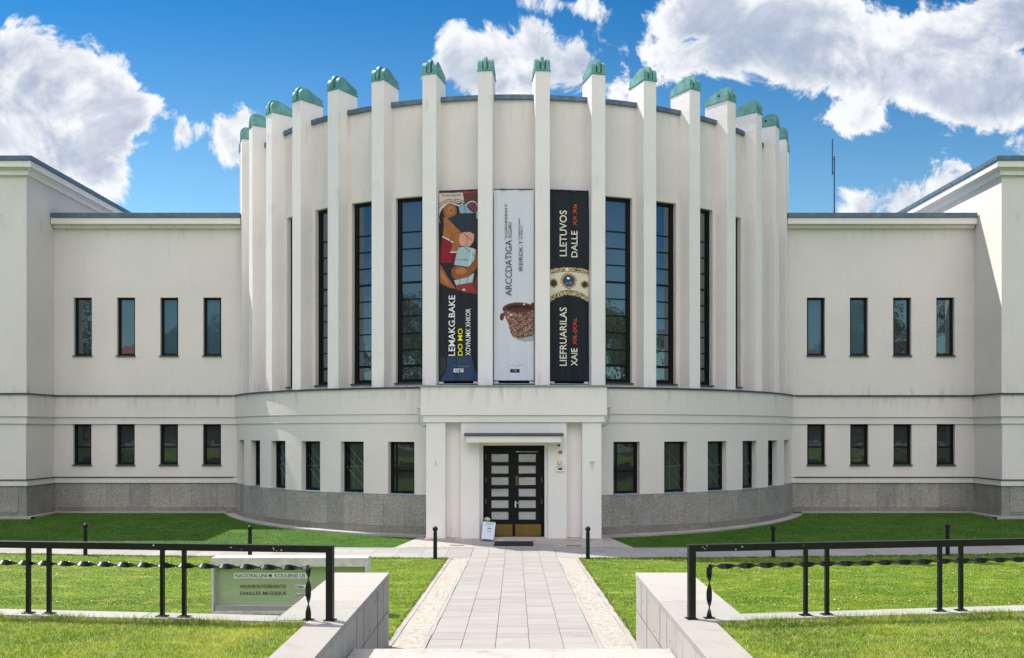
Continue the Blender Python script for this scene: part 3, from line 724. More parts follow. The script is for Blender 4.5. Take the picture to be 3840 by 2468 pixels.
def paint_left(P):
    col = np.tile(np.array([.012, .013, .02]), (len(P), 1)); p_ = lambda pl, c_: put(col, inpoly(P, pl), c_); e_ = lambda a, c_: put(col, ell(P, *a), c_); l_ = lambda a, c_: put(col, line(P, *a), c_)
    p_([(165, 1290), (340, 1290), (360, 1380), (385, 1440), (385, 1470), (107, 1470), (150, 1420), (165, 1360)], (.030, .055, .11))
    p_([(107, 1300), (150, 1290), (160, 1380), (107, 1450)], (.035, .032, .028))
    p_([(107, 72), (385, 72), (385, 240), (300, 190), (107, 225)], (.10, .035, .035))
    p_([(107, 84), (278, 86), (290, 165), (240, 160), (190, 165), (150, 190), (108, 228)], (.58, .50, .42))
    for k in range(4): put(col, np.abs(np.hypot((P[:, 0] - 200) / 1.2, P[:, 1] - 240) - 62 - k * 13) < 2.2, (.10, .05, .04)) if False else None
    for k in range(3):
        r = np.hypot((P[:, 0] - 205) / 1.25, P[:, 1] - 230); put(col, (np.abs(r - (72 + 14 * k)) < 3) & inpoly(P, [(107, 84), (278, 86), (290, 165), (108, 228)]), (.12, .06, .05))
    for k, x in enumerate(range(130, 265, 17)): l_((x, 95 + (k % 3) * 2, x + 8, 112, 2.3), (.12, .05, .04)); l_((x + 8, 112, x + 12, 96, 2), (.12, .05, .04))
    e_((342, 205, 48, 56), (.62, .60, .58)); e_((342, 207, 43, 51), (.16, .05, .06)); l_((320, 225, 372, 165, 2), (.03, .01, .02)); l_((318, 190, 360, 240, 2), (.05, .02, .02))
    p_([(285, 92), (378, 84), (384, 78), (285, 78)], (.45, .02, .02))
    e_((192, 250, 92, 92), (.60, .55, .50)); e_((196, 262, 88, 92), (.012, .013, .02))
    p_([(250, 175), (283, 162), (330, 222), (360, 240), (300, 250), (255, 238)], (.22, .36, .48)); l_((283, 165, 300, 240, 2), (.03, .05, .08))
    p_([(360, 250), (385, 230), (385, 290)], (.45, .5, .55))
    e_((186, 218, 48, 58), (.30, .11, .035)); e_((190, 212, 26, 30), (.42, .17, .055)); e_((196, 215, 12, 14), (.26, .09, .03))
    p_([(138, 262), (165, 262), (300, 395), (252, 470), (246, 522), (188, 520), (206, 452), (134, 404), (142, 330)], (.38, .13, .04))
    l_((150, 290, 200, 440, 2), (.2, .06, .02)); l_((175, 300, 235, 500, 2), (.2, .06, .02))
    p_([(165, 272), (250, 236), (375, 240), (385, 470), (345, 400), (280, 392)], (.022, .028, .042))
    p_([(134, 404), (207, 450), (188, 522), (238, 526), (226, 600), (112, 596), (118, 480)], (.24, .008, .022)); p_([(190, 530), (236, 530), (228, 596), (196, 596)], (.15, .005, .02))
    l_((134, 405, 207, 449, 3.5), (.75, .72, .7)); l_((187, 521, 236, 522, 3.5), (.75, .72, .7))
    p_([(255, 400), (275, 378), (330, 376), (358, 395), (356, 440), (330, 480), (260, 478), (250, 440)], (.62, .30, .22))
    put(col, np.abs(np.hypot(P[:, 0] - 250, P[:, 1] - 440) - 62) < 2, (.12, .05, .04)); l_((285, 390, 345, 440, 2), (.12, .05, .04))
    p_([(250, 488), (300, 480), (372, 505), (360, 580), (318, 634), (214, 614), (228, 545), (238, 510)], (.36, .47, .51)); l_((225, 578, 340, 582, 2.2), (.06, .08, .1)); l_((290, 486, 366, 560, 2.2), (.06, .08, .1)); l_((345, 500, 322, 625, 6), (.5, .6, .64))
    p_([(112, 600), (112, 745), (180, 782), (225, 790), (160, 690)], (.36, .11, .035)); p_([(112, 640), (112, 700), (180, 770), (150, 700)], (.5, .18, .06))
    p_([(195, 650), (225, 620), (300, 640), (345, 610), (380, 520), (385, 455), (385, 640), (300, 712), (225, 722), (198, 700)], (.27, .085, .03)); e_((262, 660, 40, 26), (.42, .16, .055)); l_((225, 622, 210, 700, 2), (.06, .02, .01))
    p_([(214, 728), (300, 712), (358, 678), (345, 750), (305, 786), (226, 762)], (.40, .50, .54)); l_((260, 722, 245, 765, 2), (.08, .1, .12)); l_((320, 705, 290, 780, 2), (.08, .1, .12))
    p_([(225, 766), (345, 745), (378, 832), (300, 820), (235, 800)], (.28, .035, .03)); e_((286, 800, 10, 8), (.7, .6, .55)); p_([(345, 755), (385, 690), (385, 830), (370, 826)], (.14, .03, .03))
    col += (rng.random((len(P), 1)) - .5) * .01 * (P[:, 1:2] < 830); return np.clip(col, .003, 1)
def paint_mid(P):
    col = np.tile(np.array([.62, .64, .70]), (len(P), 1))
    bowl = [(576, 960), (590, 1010), (612, 1060), (628, 1130), (650, 1158), (700, 1172), (735, 1160), (760, 1148), (802, 1145), (802, 950)]
    put(col, inpoly(P, [(640, 1150), (802, 1130), (802, 1188), (730, 1192), (680, 1178)]), (.36, .37, .40))
    put(col, ell(P, 690, 950, 122, 50), (.10, .028, .022)); put(col, inpoly(P, bowl), (.15, .045, .032))
    put(col, inpoly(P, [(735, 1160), (760, 1080), (802, 1060), (802, 1145)]), (.10, .065, .05))
    put(col, (P[:, 0] > 782) & (P[:, 1] > 905) & (P[:, 1] < 945), (.08, .02, .02))
    put(col, ell(P, 563, 1008, 16, 26), (.12, .035, .03)); put(col, ell(P, 580, 988, 22, 12), (.12, .035, .03))
    inb = inpoly(P, bowl); sp_ = (hashn(P, 5) > .80) & inb; put(col, sp_, (.40, .26, .20)); put(col, (hashn(P, 4.1) > .93) & inb, (.62, .5, .44))
    put(col, ell(P, 692, 942, 112, 36), (.13, .04, .03)); put(col, ell(P, 695, 944, 98, 28), (.04, .010, .009)); put(col, ell(P, 700, 958, 80, 13), (.10, .026, .02)); put(col, ell(P, 728, 914, 8, 6), (.8, .8, .8)); put(col, ell(P, 632, 992, 10, 7), (.7, .62, .6))
    put(col, inpoly(P, [(627, 1393), (698, 1393), (698, 1420), (627, 1420)]), (.012, .014, .016))
    for k in range(12): x = 630 + k * 8.5; put(col, line(P, x, 1368 - 5 * math.sin(k * .9), x + 6, 1366 - 5 * math.sin(k * .9 + .8), 1.6), (.22, .23, .27))
    return col
def paint_right(P):
    col = np.tile(np.array([.006, .010, .017]), (len(P), 1)); x = P[:, 0] - 1060; y = P[:, 1]
    top = 634 + x * x * .0011; bot = 842 + x * x * .0027; band = (y > top) & (y < bot)
    put(col, band, (.66, .60, .46)); e1 = band & (y < top + 30); e2 = band & (y > bot - 34)
    for e in (e1, e2): put(col, e, (.46, .34, .18)); put(col, e & (hashn(P, 6) > .60), (.05, .03, .02)); put(col, e & (hashn(P, 5) > .86), (.75, .68, .5))
    put(col, band & (np.abs(y - top - 32) < 3), (.30, .18, .08)); put(col, band & (np.abs(y - bot + 36) < 3), (.30, .18, .08))
    for (cx, cy, a, b_) in ((1055, 736, 60, 60), (945, 756, 30, 34), (1172, 762, 30, 30)):
        put(col, ell(P, cx, cy, a, b_), (.30, .18, .09)); put(col, ell(P, cx, cy, a, b_) & (hashn(P, 5) > .7), (.62, .48, .30)); put(col, ell(P, cx, cy, a * .74, b_ * .74), (.10, .06, .04))
        put(col, ell(P, cx, cy, a * .60, b_ * .64), (.025, .055, .10) if cx == 1055 else (.04, .035, .03))
    put(col, ell(P, 1052, 716, 12, 9), (.8, .85, .9)); put(col, ell(P, 1068, 752, 16, 12), (.08, .17, .28)); put(col, ell(P, 1040, 755, 7, 9), (.14, .25, .36)); put(col, ell(P, 1042, 652, 12, 10), (.85, .8, .75))
    put(col, line(P, 1055, 792, 1062, 825, 4), (.30, .18, .09)); put(col, ell(P, 945, 762, 9, 12), (.02, .02, .03))
    return col
r_, w_, h_ = banner(-d9, paint_left, 107, 385, 72, 1468, .3, 'leftmost banner, dark with painted brown and red figures above white and yellow lettering')
w_('LEMAKG.BAKE', 177, 222, 1285, 840, 'tx_white', .012); w_('DO MO', 245, 277, 1285, 1085, 'tx_yellow', .012); w_('XOVNUMX XHKOR', 300, 333, 1285, 940, 'tx_white', .008)
g = MB(); X0, X1, Y0, Y1 = 107, 385, 72, 1468; q = lambda x, y: ((x - X0) / (X1 - X0) * BW - BW / 2, (1 - (y - Y0) / (Y1 - Y0)) * BH)
a_, b2 = q(213, 1407), q(283, 1380); xm = (a_[0] + b2[0]) / 2; yy = -max(fold(a_[0], a_[1], .3), fold(b2[0], b2[1], .3), fold(xm, a_[1], .3)) - .006
g.box(a_[0], b2[0], yy, yy + .004, a_[1], b2[1]); obj('logo_patch', g, 'tx_white', r_)
def T_(v, bx=q(220, 1402)): x = bx[0] + v.x; z = bx[1] + v.y; return Vector((x, yy - .004, z))
text_obj('lettering', 'ASAIST', .085, 'tx_black', r_, T_, .29, .02)
h_('- . ,. ____', 218, 326, 1362, 1350, 'tx_white')
r_, w_, h_ = banner(0, paint_mid, 505, 802, 68, 1478, 1.7, 'middle banner, pale blue white with a brown speckled clay pot under thin rotated dark lettering')
w_('ARCCDATIGA', 590, 638, 850, 440, 'tx_black', -.004); w_("'SGIDEEEIIIT", 586, 603, 435, 170, 'tx_black'); w_('SGIRI', 612, 638, 425, 312, 'tx_black', -.004)
w_('IREIRDK.Y', 690, 720, 670, 445, 'tx_black', -.004); w_('ITIIIEEETIRIE', 688, 700, 435, 280, 'tx_black'); w_('ATRIEG,IT', 705, 719, 435, 330, 'tx_black'); h_('Taa', 648, 676, 1411, 1400, 'tx_white')
r_, w_, h_ = banner(d9, paint_right, 918, 1202, 65, 1480, 3.1, 'rightmost banner, near black with a jewelled cream bracelet and rotated cream and red lettering')
w_('LLETUVOS', 988, 1038, 555, 213, 'tx_cream', .008); w_('DALLE', 1072, 1118, 560, 362, 'tx_cream', .008); w_('XX Xla', 1086, 1112, 325, 160, 'tx_red', .01)
w_('LIEFRUARILAS', 988, 1038, 1370, 935, 'tx_cream', .008); w_('XAIE', 1072, 1118, 1370, 1238, 'tx_cream', .008); w_('XIIL-JXXa.', 1086, 1112, 1210, 1012, 'tx_red', .01)

# ------------------------------------------------------------------ bollards
def bollard0():
    root = empty('bollard', (0, 0, 0)); b1 = MB(); b1.lathe([(0, 0), (.09, 0), (.09, .02), (.062, .025), (.058, .80), (0, .80)], 0, 0, 18); p1 = obj('post', b1, 'bollard', root, smooth=35)
    b2 = MB(); b2.lathe([(0, .795), (.045, .80), (.045, .83), (.072, .835)] + [(.082 * math.cos(a), .90 + .085 * math.sin(a)) for a in np.linspace(-.7, PI / 2 - .01, 10)], 0, 0, 18); p2 = obj('knob', b2, 'bollard', root, smooth=35)
    return root, (p1, p2)
pr, pk = bollard0()
bl = [(-13.35, 29.25, 'black bollard seen above the left railing, farthest left of the six'), (-8.05, 28.65, 'black bollard directly behind the glass sign and the left railing'),
      (-2.37, 28.35, 'black bollard at the left corner where the approach path meets the cross path'), (2.24, 28.35, 'black bollard in front of the right portal pillar, at the path corner'),
      (7.95, 28.75, 'black bollard behind the near end of the right railing'), (13.5, 29.2, 'black bollard seen above the right railing, farthest right of the six')]
for i, (x, y, lb) in enumerate(bl):
    if i == 0: r_ = pr
    else:
        r_ = pr.copy(); C.objects.link(r_)
        for k in pk: k2 = k.copy(); C.objects.link(k2); k2.parent = r_
    r_.location = (x, y, gz(y) + .005); r_.rotation_euler[2] = i; sc = 1.0; tag(r_, lb, 'bollard', 'bollards along the cross path')

# ------------------------------------------------------------------ railings
def twisted(pts0, pts1, w, th, pitch, phase=0):
    a, b_ = Vector(pts0), Vector(pts1); L = (b_ - a).length; d = (b_ - a).normalized(); u = Vector((0, 0, 1)) if abs(d.z) < .5 else Vector((1, 0, 0)); v = d.cross(u).normalized()
    n = int(L / .014); mb = MB(); vs = []; fs = []
    for i in range(n + 1):
        t = L * i / n; ang = PI * t / pitch + phase; e1 = u * math.cos(ang) + v * math.sin(ang); e2 = v * math.cos(ang) - u * math.sin(ang); c_ = a + d * t
        vs += [c_ + e1 * w / 2 + e2 * th / 2, c_ - e1 * w / 2 + e2 * th / 2, c_ - e1 * w / 2 - e2 * th / 2, c_ + e1 * w / 2 - e2 * th / 2]
    for i in range(n): fs += [(4 * i + k, 4 * i + (k + 1) % 4, 4 * i + 4 + (k + 1) % 4, 4 * i + 4 + k) for k in range(4)]
    fs += [(0, 3, 2, 1), (4 * n, 4 * n + 1, 4 * n + 2, 4 * n + 3)]
    return mb.add(vs, fs)
for s, base_y, sl, side in ((-1, 10.86, .115, 'left'), (1, 10.95, .15, 'right')):
    rz = -s * -math.atan(sl) if False else s * math.atan(sl)
    root = empty('railing', (s * 2.10, base_y, 1.69), rz)       # local x runs along the railing, outwards = s
    H = .868; hw_ = .041; Lr = 11.5
    # mitred top rail + end post as one-profile pieces
    tr_ = MB(); prof = [(0, H), (s * Lr, H), (s * Lr, H - 2 * hw_), (s * 2 * hw_, H - 2 * hw_)]
    tr_.prism([(x - s * hw_, z) for x, z in prof], -hw_, hw_, lambda y, x, z: (x, y, z)); obj('top_rail', tr_, 'rail', root, bev=.004)
    ch = MB()
    for q in range(9):
        xx = s * (.12 + 6.0 * random.random() ** 1.6); zz = H - .012 - .055 * random.random(); wd_ = random.uniform(.003, .008); ch.box(xx - wd_, xx + wd_, -hw_ - .0012, -hw_ + .001, zz - wd_ * .8, zz + wd_ * .8)
    obj('paint_chips', ch, 'tx_white', root)
    ep = MB(); ep.prism([(-s * hw_, .012), (s * hw_, .012), (s * hw_, H - 2 * hw_ - .0), (-s * hw_, H)], -hw_ + .001, hw_ - .001, lambda y, x, z: (x, y, z)); ep.box(-.065, .065, -.065, .065, 0, .012); obj('end_post', ep, 'rail', root, bev=.004)
    tx = .26 if s < 0 else .215
    obj('twisted_bar', twisted((s * (tx - .01), 0, .605), (s * Lr, 0, .605), .064, .012, .252, .3), 'rail', root, smooth=30)
    vb = twisted((s * tx, 0, .012), (s * tx, 0, .60), .064, .012, .29, .0); vb.box(s * tx - .06, s * tx + .06, -.04, .04, 0, .012); obj('twisted_end_bar', vb, 'rail', root, smooth=30)
    px = [1.77, 2.04, 3.47, 3.735, 5.27, 5.54, 7.0, 7.27, 8.73, 9.0] if s < 0 else [1.41, 1.68, 3.14, 3.42, 4.79, 5.06, 6.51, 6.78, 8.2, 8.5]
    for x in px:
        g = MB(); g.box(s * x - .023, s * x + .023, -.023, .023, .01, H - 2 * hw_); g.box(s * x - .065, s * x + .065, -.05, .05, 0, .012); g.tube([(s * x - .045, 0, .01), (s * x - .045, 0, .022)], .012, 6); g.tube([(s * x + .045, 0, .01), (s * x + .045, 0, .022)], .012, 6)
        obj('post', g, 'rail', root, bev=.003)
    tag(root, 'black steel railing with a twisted middle bar on the %s of the steps' % side, 'railing', 'black railings beside the steps')

# ------------------------------------------------------------------ glass sign
SY = 17.75; sz = gz(SY); root = empty('glass_sign', (-5.70, SY, sz)); W_ = 2.95; Hs = 1.07
g = MB(); g.box(0, W_, -.02, .36, Hs - .17, Hs); obj('top_beam', g, 'steel', root, bev=.006)
g = MB(); g.box(0, .045, -.02, .36, .0, Hs - .172); obj('side_plate', g, 'steel', root, bev=.004)
g = MB(); g.box(W_ - .045, W_, -.02, .36, .0, Hs - .172); obj('side_plate', g, 'steel', root, bev=.004)
g = MB(); g.box(.047, W_ - .047, -.02, .36, .0, .06); obj('bottom_rail', g, 'steel', root, bev=.004)
g = MB(); g.box(.06, W_ - .06, .0, .14, .062, .155); obj('base_block', g, 'kerb', root)
g = MB(); g.box(.05, W_ - .05, .15, .162, .062, Hs - .174); obj('glass_pane', g, 'signglass', root)
g = MB(); g.box(.38, 1.78, .140, .148, .655, .76); obj('name_strip', g, 'tx_white', root)
def SW(x0, z0): return lambda v: Vector((x0 + v.x, .136 if z0 > .6 else .142, z0 + v.y))
text_obj('lettering', 'NACIORALLINI M. KCIULIENIS US', .068, 'tx_olive', root, SW(.41, .675), 1.33, .012)
text_obj('lettering', 'NAUIOBOKOREBENEATIC', .060, 'tx_olive', root, SW(.50, .475), .88, .012)
text_obj('lettering', 'DIAILLES MUZIEJUS', .060, 'tx_olive', root, SW(.50, .345), .88, .014)
g = MB(); g.box(1.56, 1.80, .142, .148, .46, .53); g.box(1.56, 1.80, .142, .148, .31, .37); obj('name_strip', g, 'tx_white', root)
text_obj('lettering', 'DBIA A', .045, 'tx_olive', root, lambda v: Vector((1.57 + v.x, .138, .472 + v.y)), .22, .03)
text_obj('lettering', 'EAEFO', .04, 'tx_olive', root, lambda v: Vector((1.57 + v.x, .138, .32 + v.y)), .22, .03)
tag(root, 'low steel-framed glass name sign standing on the lawn behind the left railing', 'sign')

# ------------------------------------------------------------------ small things at the door
def small(name, x, y, z): return empty(name, (x, y, z))
r_ = small('information_board', -.93, PF - .22, .125); A = Matrix.Rotation(R_(6), 4, 'Y') @ Matrix.Rotation(R_(-12), 4, 'X')
g = MB(); g.box(-.20, .24, -.012, .012, 0, .60, T=A); obj('board', g, 'paper', r_, bev=.004)
g = MB(); g.box(-.205, .245, .013, .03, .0, .63, T=A); g.tube([A @ Vector((.02, .03, .5)), Vector((.03, .33, .0))], .012, 6); g.box(-.22, .22, .0, .03, .602, .635, T=A); obj('stand', g, 'dark', r_)
g = MB()
for k, (z, x0, x1) in enumerate(((.545, -.12, .16), (.52, -.08, .18), (.46, -.14, -.10), (.455, -.05, .10))): g.box(x0, x1, -.016, -.0125, z, z + .012, T=A)
g.box(-.02, .11, -.016, -.0125, .27, .29, T=A); g.box(-.02, .11, -.016, -.0125, .36, .40, T=A)
obj('printed_lines', g, 'ink', r_)
g = MB(); A2 = A @ Matrix.Translation((-.06, 0, .64))
for (x, z, r) in ((-.05, .05, .055), (.04, .05, .055), (0, .08, .05), (.02, .02, .04)):
    n = 10; vv = []; ff = []
    for i in range(7):
        for j in range(n): ph = PI * i / 6; th = 2 * PI * j / n; vv.append(A2 @ Vector((x + r * math.sin(ph) * math.cos(th) * 1.2, r * .8 * math.sin(ph) * math.sin(th), z + r * math.cos(ph))))
    for i in range(6): ff += [(i * n + j, i * n + (j + 1) % n, (i + 1) * n + (j + 1) % n, (i + 1) * n + j) for j in range(n)]
    g.add(vv, ff)
obj('ornament', g, simple('ornament_tan', (.42, .36, .28), .7, 0, .5, 14), r_, smooth=60)
tag(r_, 'white leaning information board with a small ornament on top, by the left door leaf', 'board')
g = MB(); g.box(-.66, .66, 31.3, 32.35, .03, .068); o = obj('doormat', g, 'mat', loc=(0, 0, 0), bev=.008); tag(o, 'black rubber doormat on the paving before the door', 'doormat')
for x, y, lb in ((-1.9, 31.45, 'small dark drain grate in the paving left of the doormat'), (2.0, 31.35, 'small dark drain grate in the paving right of the doormat')):
    g = MB(); g.box(-.25, .25, -.09, -.07, 0, .014); g.box(-.25, .25, .07, .09, 0, .014); g.box(-.25, -.23, -.069, .069, 0, .014); g.box(.23, .25, -.069, .069, 0, .014); g.box(-.229, .229, -.069, .069, 0, .005)
    for k in range(11): g.box(-.21 + k * .04, -.195 + k * .04, -.068, .068, .0055, .013)
    o = obj('drain_grate', g, 'frame', loc=(x, y, .026)); tag(o, lb, 'drain grate', 'drain grates beside the doormat')
WF = PF - .002
r_ = small('intercom', 1.60, WF, 2.55); g = MB(); g.box(-.14, .14, -.05, 0, -.10, .09); obj('housing', g, 'plastic', r_, bev=.01); g = MB(); g.box(-.06, .08, -.056, -.051, -.035, .035); obj('screen', g, 'dark', r_); g = MB(); g.box(-.15, .15, -.08, 0, .092, .105); obj('hood', g, 'plastic', r_)
tag(r_, 'white intercom box with dark screen on the wall right of the door', 'intercom')
r_ = small('wall_lamp', 1.585, WF, 2.77); g = MB(); g.box(-.08, .08, -.05, 0, -.06, .06); obj('housing', g, 'yellow', r_, bev=.012); g = MB(); g.box(-.035, .045, -.06, -.051, -.035, .03); obj('lens', g, 'plastic', r_, bev=.003)
tag(r_, 'small yellow square lamp right above the white intercom', 'lamp')
r_ = small('alarm_sign', 1.62, WF, 3.13); g = MB(); g.box(-.06, .06, -.03, 0, -.05, .05); obj('housing', g, 'red', r_, bev=.005); g = MB(); g.box(-.035, .035, -.034, -.031, -.02, .02); obj('badge', g, simple('badge_pink', (.6, .2, .2), .5), r_)
tag(r_, 'tiny red alarm box on the wall under the door canopy', 'alarm box')
r_ = small('security_camera', 1.56, PF - .15, 3.44); g = MB(); g.box(-.08, .08, -.06, .06, -.04, .02); obj('mount', g, 'plastic', r_, bev=.01); g = MB(); g.lathe([(.055, -.04)] + [(.055 * math.cos(a), -.045 - .07 * math.sin(a)) for a in np.linspace(0, PI / 2, 6)], 0, 0, 14); obj('dome', g, 'dark', r_, smooth=40)
tag(r_, 'small dome security camera under the right end of the door canopy', 'camera')
r_ = small('flag_holder', 2.72, WF, 2.72); g = MB(); g.box(-.07, .07, -.06, 0, .06, .10); obj('bracket', g, 'steel', r_); g = MB(); g.tube([(0, -.05, .07), (0, -.09, -.13)], .012, 8); g.tube([(0, -.09, -.13), (0, -.09, -.16)], .022, 8); obj('tube', g, 'steel', r_)
tag(r_, 'small metal flag holder on the right portal pillar', 'flag holder')
r_ = small('wall_hook', -2.72, WF, 2.72); g = MB(); g.box(-.03, .03, -.02, 0, .05, .10); obj('plate', g, 'steel', r_); g = MB(); g.tube([(0, -.02, .07), (0, -.05, -.02), (.02, -.03, -.06)], .009, 6); obj('hook', g, 'steel', r_)
tag(r_, 'small metal wall hook on the left portal pillar', 'hook')

# ------------------------------------------------------------------ grass
def blades(name, P, h, w, mat, lean=.5):
    n = len(P); a = rng.random(n) * 2 * PI; hh = h * (.55 + .9 * rng.random(n)); dx = np.cos(a); dy = np.sin(a); la = rng.random(n) * 2 * PI; ll = hh * lean * rng.random(n)
    V = np.zeros((n, 3, 3)); V[:, 0] = P; V[:, 1] = P; V[:, 2] = P
    V[:, 0, 0] -= dx * w / 2; V[:, 0, 1] -= dy * w / 2; V[:, 1, 0] += dx * w / 2; V[:, 1, 1] += dy * w / 2
    V[:, 2, 0] += np.cos(la) * ll; V[:, 2, 1] += np.sin(la) * ll; V[:, 2, 2] += hh
    me = bpy.data.meshes.new(name); me.vertices.add(3 * n); me.vertices.foreach_set('co', V.ravel()); me.loops.add(3 * n); me.loops.foreach_set('vertex_index', np.arange(3 * n, dtype=np.int32))
    me.polygons.add(n); me.polygons.foreach_set('loop_start', np.arange(0, 3 * n, 3, dtype=np.int32)); me.polygons.foreach_set('loop_total', np.full(n, 3, dtype=np.int32)); me.update(); me.validate()
    me.materials.append(M[mat]); o = bpy.data.objects.new(name, me); C.objects.link(o); o['kind'] = 'stuff'; o['label'] = 'short green lawn grass'; o['category'] = 'grass'; return o
def fl(x, s): return np.where(s < 0, 10.92 + .115 * (np.abs(x) - 2.1), 11.0 + .15 * (np.abs(x) - 2.1))
def cand(n, x0, x1, y0, y1): return np.c_[x0 + (x1 - x0) * rng.random(n), y0 + (y1 - y0) * rng.random(n)]
def clump(P, s=1.0, thr=.0):
    v = np.sin(P[:, 0] * 2.1 * s + 1.3 * np.sin(P[:, 1] * 1.7 * s)) + np.sin(P[:, 1] * 2.7 * s + 1.1 * np.sin(P[:, 0] * 3.1 * s)); return v
# terrace (closest)
q = np.vstack([cand(105000, 2.36, 7.2, 8.4, 11.6), cand(105000, -7.2, -2.36, 8.4, 11.6)]); s_ = np.sign(q[:, 0]); k = (q[:, 1] < fl(q[:, 0], s_) - .175) & (np.abs(q[:, 0]) < q[:, 1] * .60)
q = q[k]; z = 1.64 + np.maximum(0, 9 - q[:, 1]) * .11
blades('terrace_grass', np.c_[q, z], .036, .012, 'foreblade', 1.9)
# longer fringe along the kerb
m1 = 9000; x = 2.38 + 5.2 * rng.random(m1); s_ = np.where(rng.random(m1) < .5, -1, 1); off = .175 + np.abs(rng.normal(0, .07, m1)); cl = clump(np.c_[x * 2.2 * s_, off * 0]); k = rng.random(m1) < np.clip(.45 + cl * .3, .1, 1)
x, s_, off = x[k], s_[k], off[k]; y = fl(x, s_) - off
blades('grass_fringe', np.c_[x * s_, y, np.full(len(x), 1.64)], .085, .010, 'foreblade', .8)
# garden lawn beyond the railings
def midlawn(n, y0, y1, h, w):
    q = cand(n, -19, 19, y0, y1); q[:, 1] = y0 + (y1 - y0) * rng.random(n) ** 1.15; k = (np.abs(q[:, 0]) > 1.98) & (np.abs(q[:, 0]) < q[:, 1] * .60 + .5) & (q[:, 1] < near_edge(q[:, 0])) & ~((np.abs(q[:, 0]) < 2.78) & (q[:, 1] < 14.55)) & (q[:, 1] > fl(q[:, 0], np.sign(q[:, 0])) + .18)
    q = q[k]; z = 1.09 - .03825 * q[:, 1]; z = np.where(q[:, 1] > 28.5, 0, z) - .005; return blades('garden_grass', np.c_[q, z], h, w, 'blade', 2.2)
midlawn(240000, 11, 20, .024, .018); midlawn(180000, 19, 30.2, .022, .026)
# ragged edge along the cross path
q = cand(60000, -24, 24, 30.9, 42); k = (q[:, 1] > far_edge(q[:, 0]) + .01) & (np.hypot(q[:, 0], q[:, 1] - 47) > RL + .56) & ((np.abs(q[:, 0]) > 4.05 - (q[:, 1] - 30.9) * .22) | (q[:, 1] > 34.2))
q = q[k]; z = np.minimum(.018 * (q[:, 1] - 31), .24) - .01; blades('far_garden_grass', np.c_[q, z], .03, .034, 'farblade', 1.8)
# ragged fringes creeping over the kerbs
n = 9000; yy = rng.uniform(14.6, 28.3, n); sg = np.where(rng.random(n) < .5, -1, 1); k = rng.random(n) < np.clip(.5 + .35 * np.sin(yy * 2.3 + sg) + .25 * np.sin(yy * 7.1), .05, 1)
yy, sg = yy[k], sg[k]; blades('path_edge_grass', np.c_[sg * (1.955 + np.abs(rng.normal(0, .035, len(yy)))), yy, 1.09 - .03825 * yy], .05, .018, 'blade', 1.3)
n = 14000; xx = rng.uniform(2.0, 18, n) * np.where(rng.random(n) < .5, -1, 1); k = rng.random(n) < np.clip(.5 + .4 * np.sin(xx * 2.9) + .2 * np.sin(xx * 8.1), .05, 1); xx = xx[k]
blades('path_edge_grass', np.c_[xx, near_edge(xx) - np.abs(rng.normal(0, .05, len(xx))) + .01, np.full(len(xx), .0)], .05, .022, 'blade', 1.2)
# daisies
n = 260; q = cand(n, -15, 15, 12, 28); k = (np.abs(q[:, 0]) > 2.9) & (np.abs(q[:, 0]) < q[:, 1] * .58) & (rng.random(n) < np.clip(.5 + clump(q, .5) * .3, .05, 1)); q = q[k]; g = MB()
for (x, y) in q:
    r = random.uniform(.012, .022); zz = gz(y) + .045; nn = 6; g.add([(x + r * math.cos(2 * PI * i / nn), y + r * math.sin(2 * PI * i / nn), zz) for i in range(nn)] + [(x, y, zz + .012)], [(i, (i + 1) % nn, nn) for i in range(nn)])
o = obj('daisies', g, 'tx_white', merge=False); o['kind'] = 'stuff'; o['label'] = 'tiny white daisies dotted over the lawn'; o['category'] = 'flowers'

# ------------------------------------------------------------------ street trees behind the viewpoint (seen only as reflections in the windows)
def make_tree(seed, H, cr):
    rs = np.random.default_rng(seed); root = empty('street_tree', (0, 0, 0)); t = MB()
    t.tube([(0, 0, 0), (.05, .02, H * .25), (-.05, .05, H * .5), (.1, 0, H * .8)], [.28, .22, .15, .05], 8)
    cs = []
    for i in range(10):
        a = rs.random() * 2 * PI; zz = H * (.3 + .5 * rs.random()); L = cr * (.5 + .5 * rs.random()); e = (math.cos(a) * L, math.sin(a) * L, zz + L * .6)
        t.tube([(0, 0, zz), (e[0] * .5, e[1] * .5, zz + L * .38), e], [.09, .06, .02], 5); cs.append(e)
    tk = obj('trunk', t, 'bark', root)
    cs += [(rs.normal() * cr * .35, rs.normal() * cr * .35, H * (.55 + .4 * rs.random())) for _ in range(16)]
    pts = []
    for c_ in cs:
        m_ = 260; d = rs.normal(size=(m_, 3)); d /= np.linalg.norm(d, axis=1)[:, None]; r = cr * .36 * (.5 + .6 * rs.random((m_, 1))); pts.append(np.array(c_) + d * r * [1, 1, .75])
    pts = np.vstack(pts); n = len(pts); u = rs.normal(size=(n, 3)); v = rs.normal(size=(n, 3)); u /= np.linalg.norm(u, axis=1)[:, None]; v /= np.linalg.norm(v, axis=1)[:, None]; sc = .16
    V = np.stack([pts - u * sc, pts + v * sc, pts + u * sc, pts - v * sc], 1).reshape(-1, 3); g = MB(); g.v = [tuple(x) for x in V]; g.f = [(4 * i, 4 * i + 1, 4 * i + 2, 4 * i + 3) for i in range(n)]; g.mi = [0] * n
    cw = obj('crown', g, 'leaf', root, merge=False); return root, (tk, cw)
t0 = make_tree(3, 15, 4.5); t1 = make_tree(5, 12, 4.2)
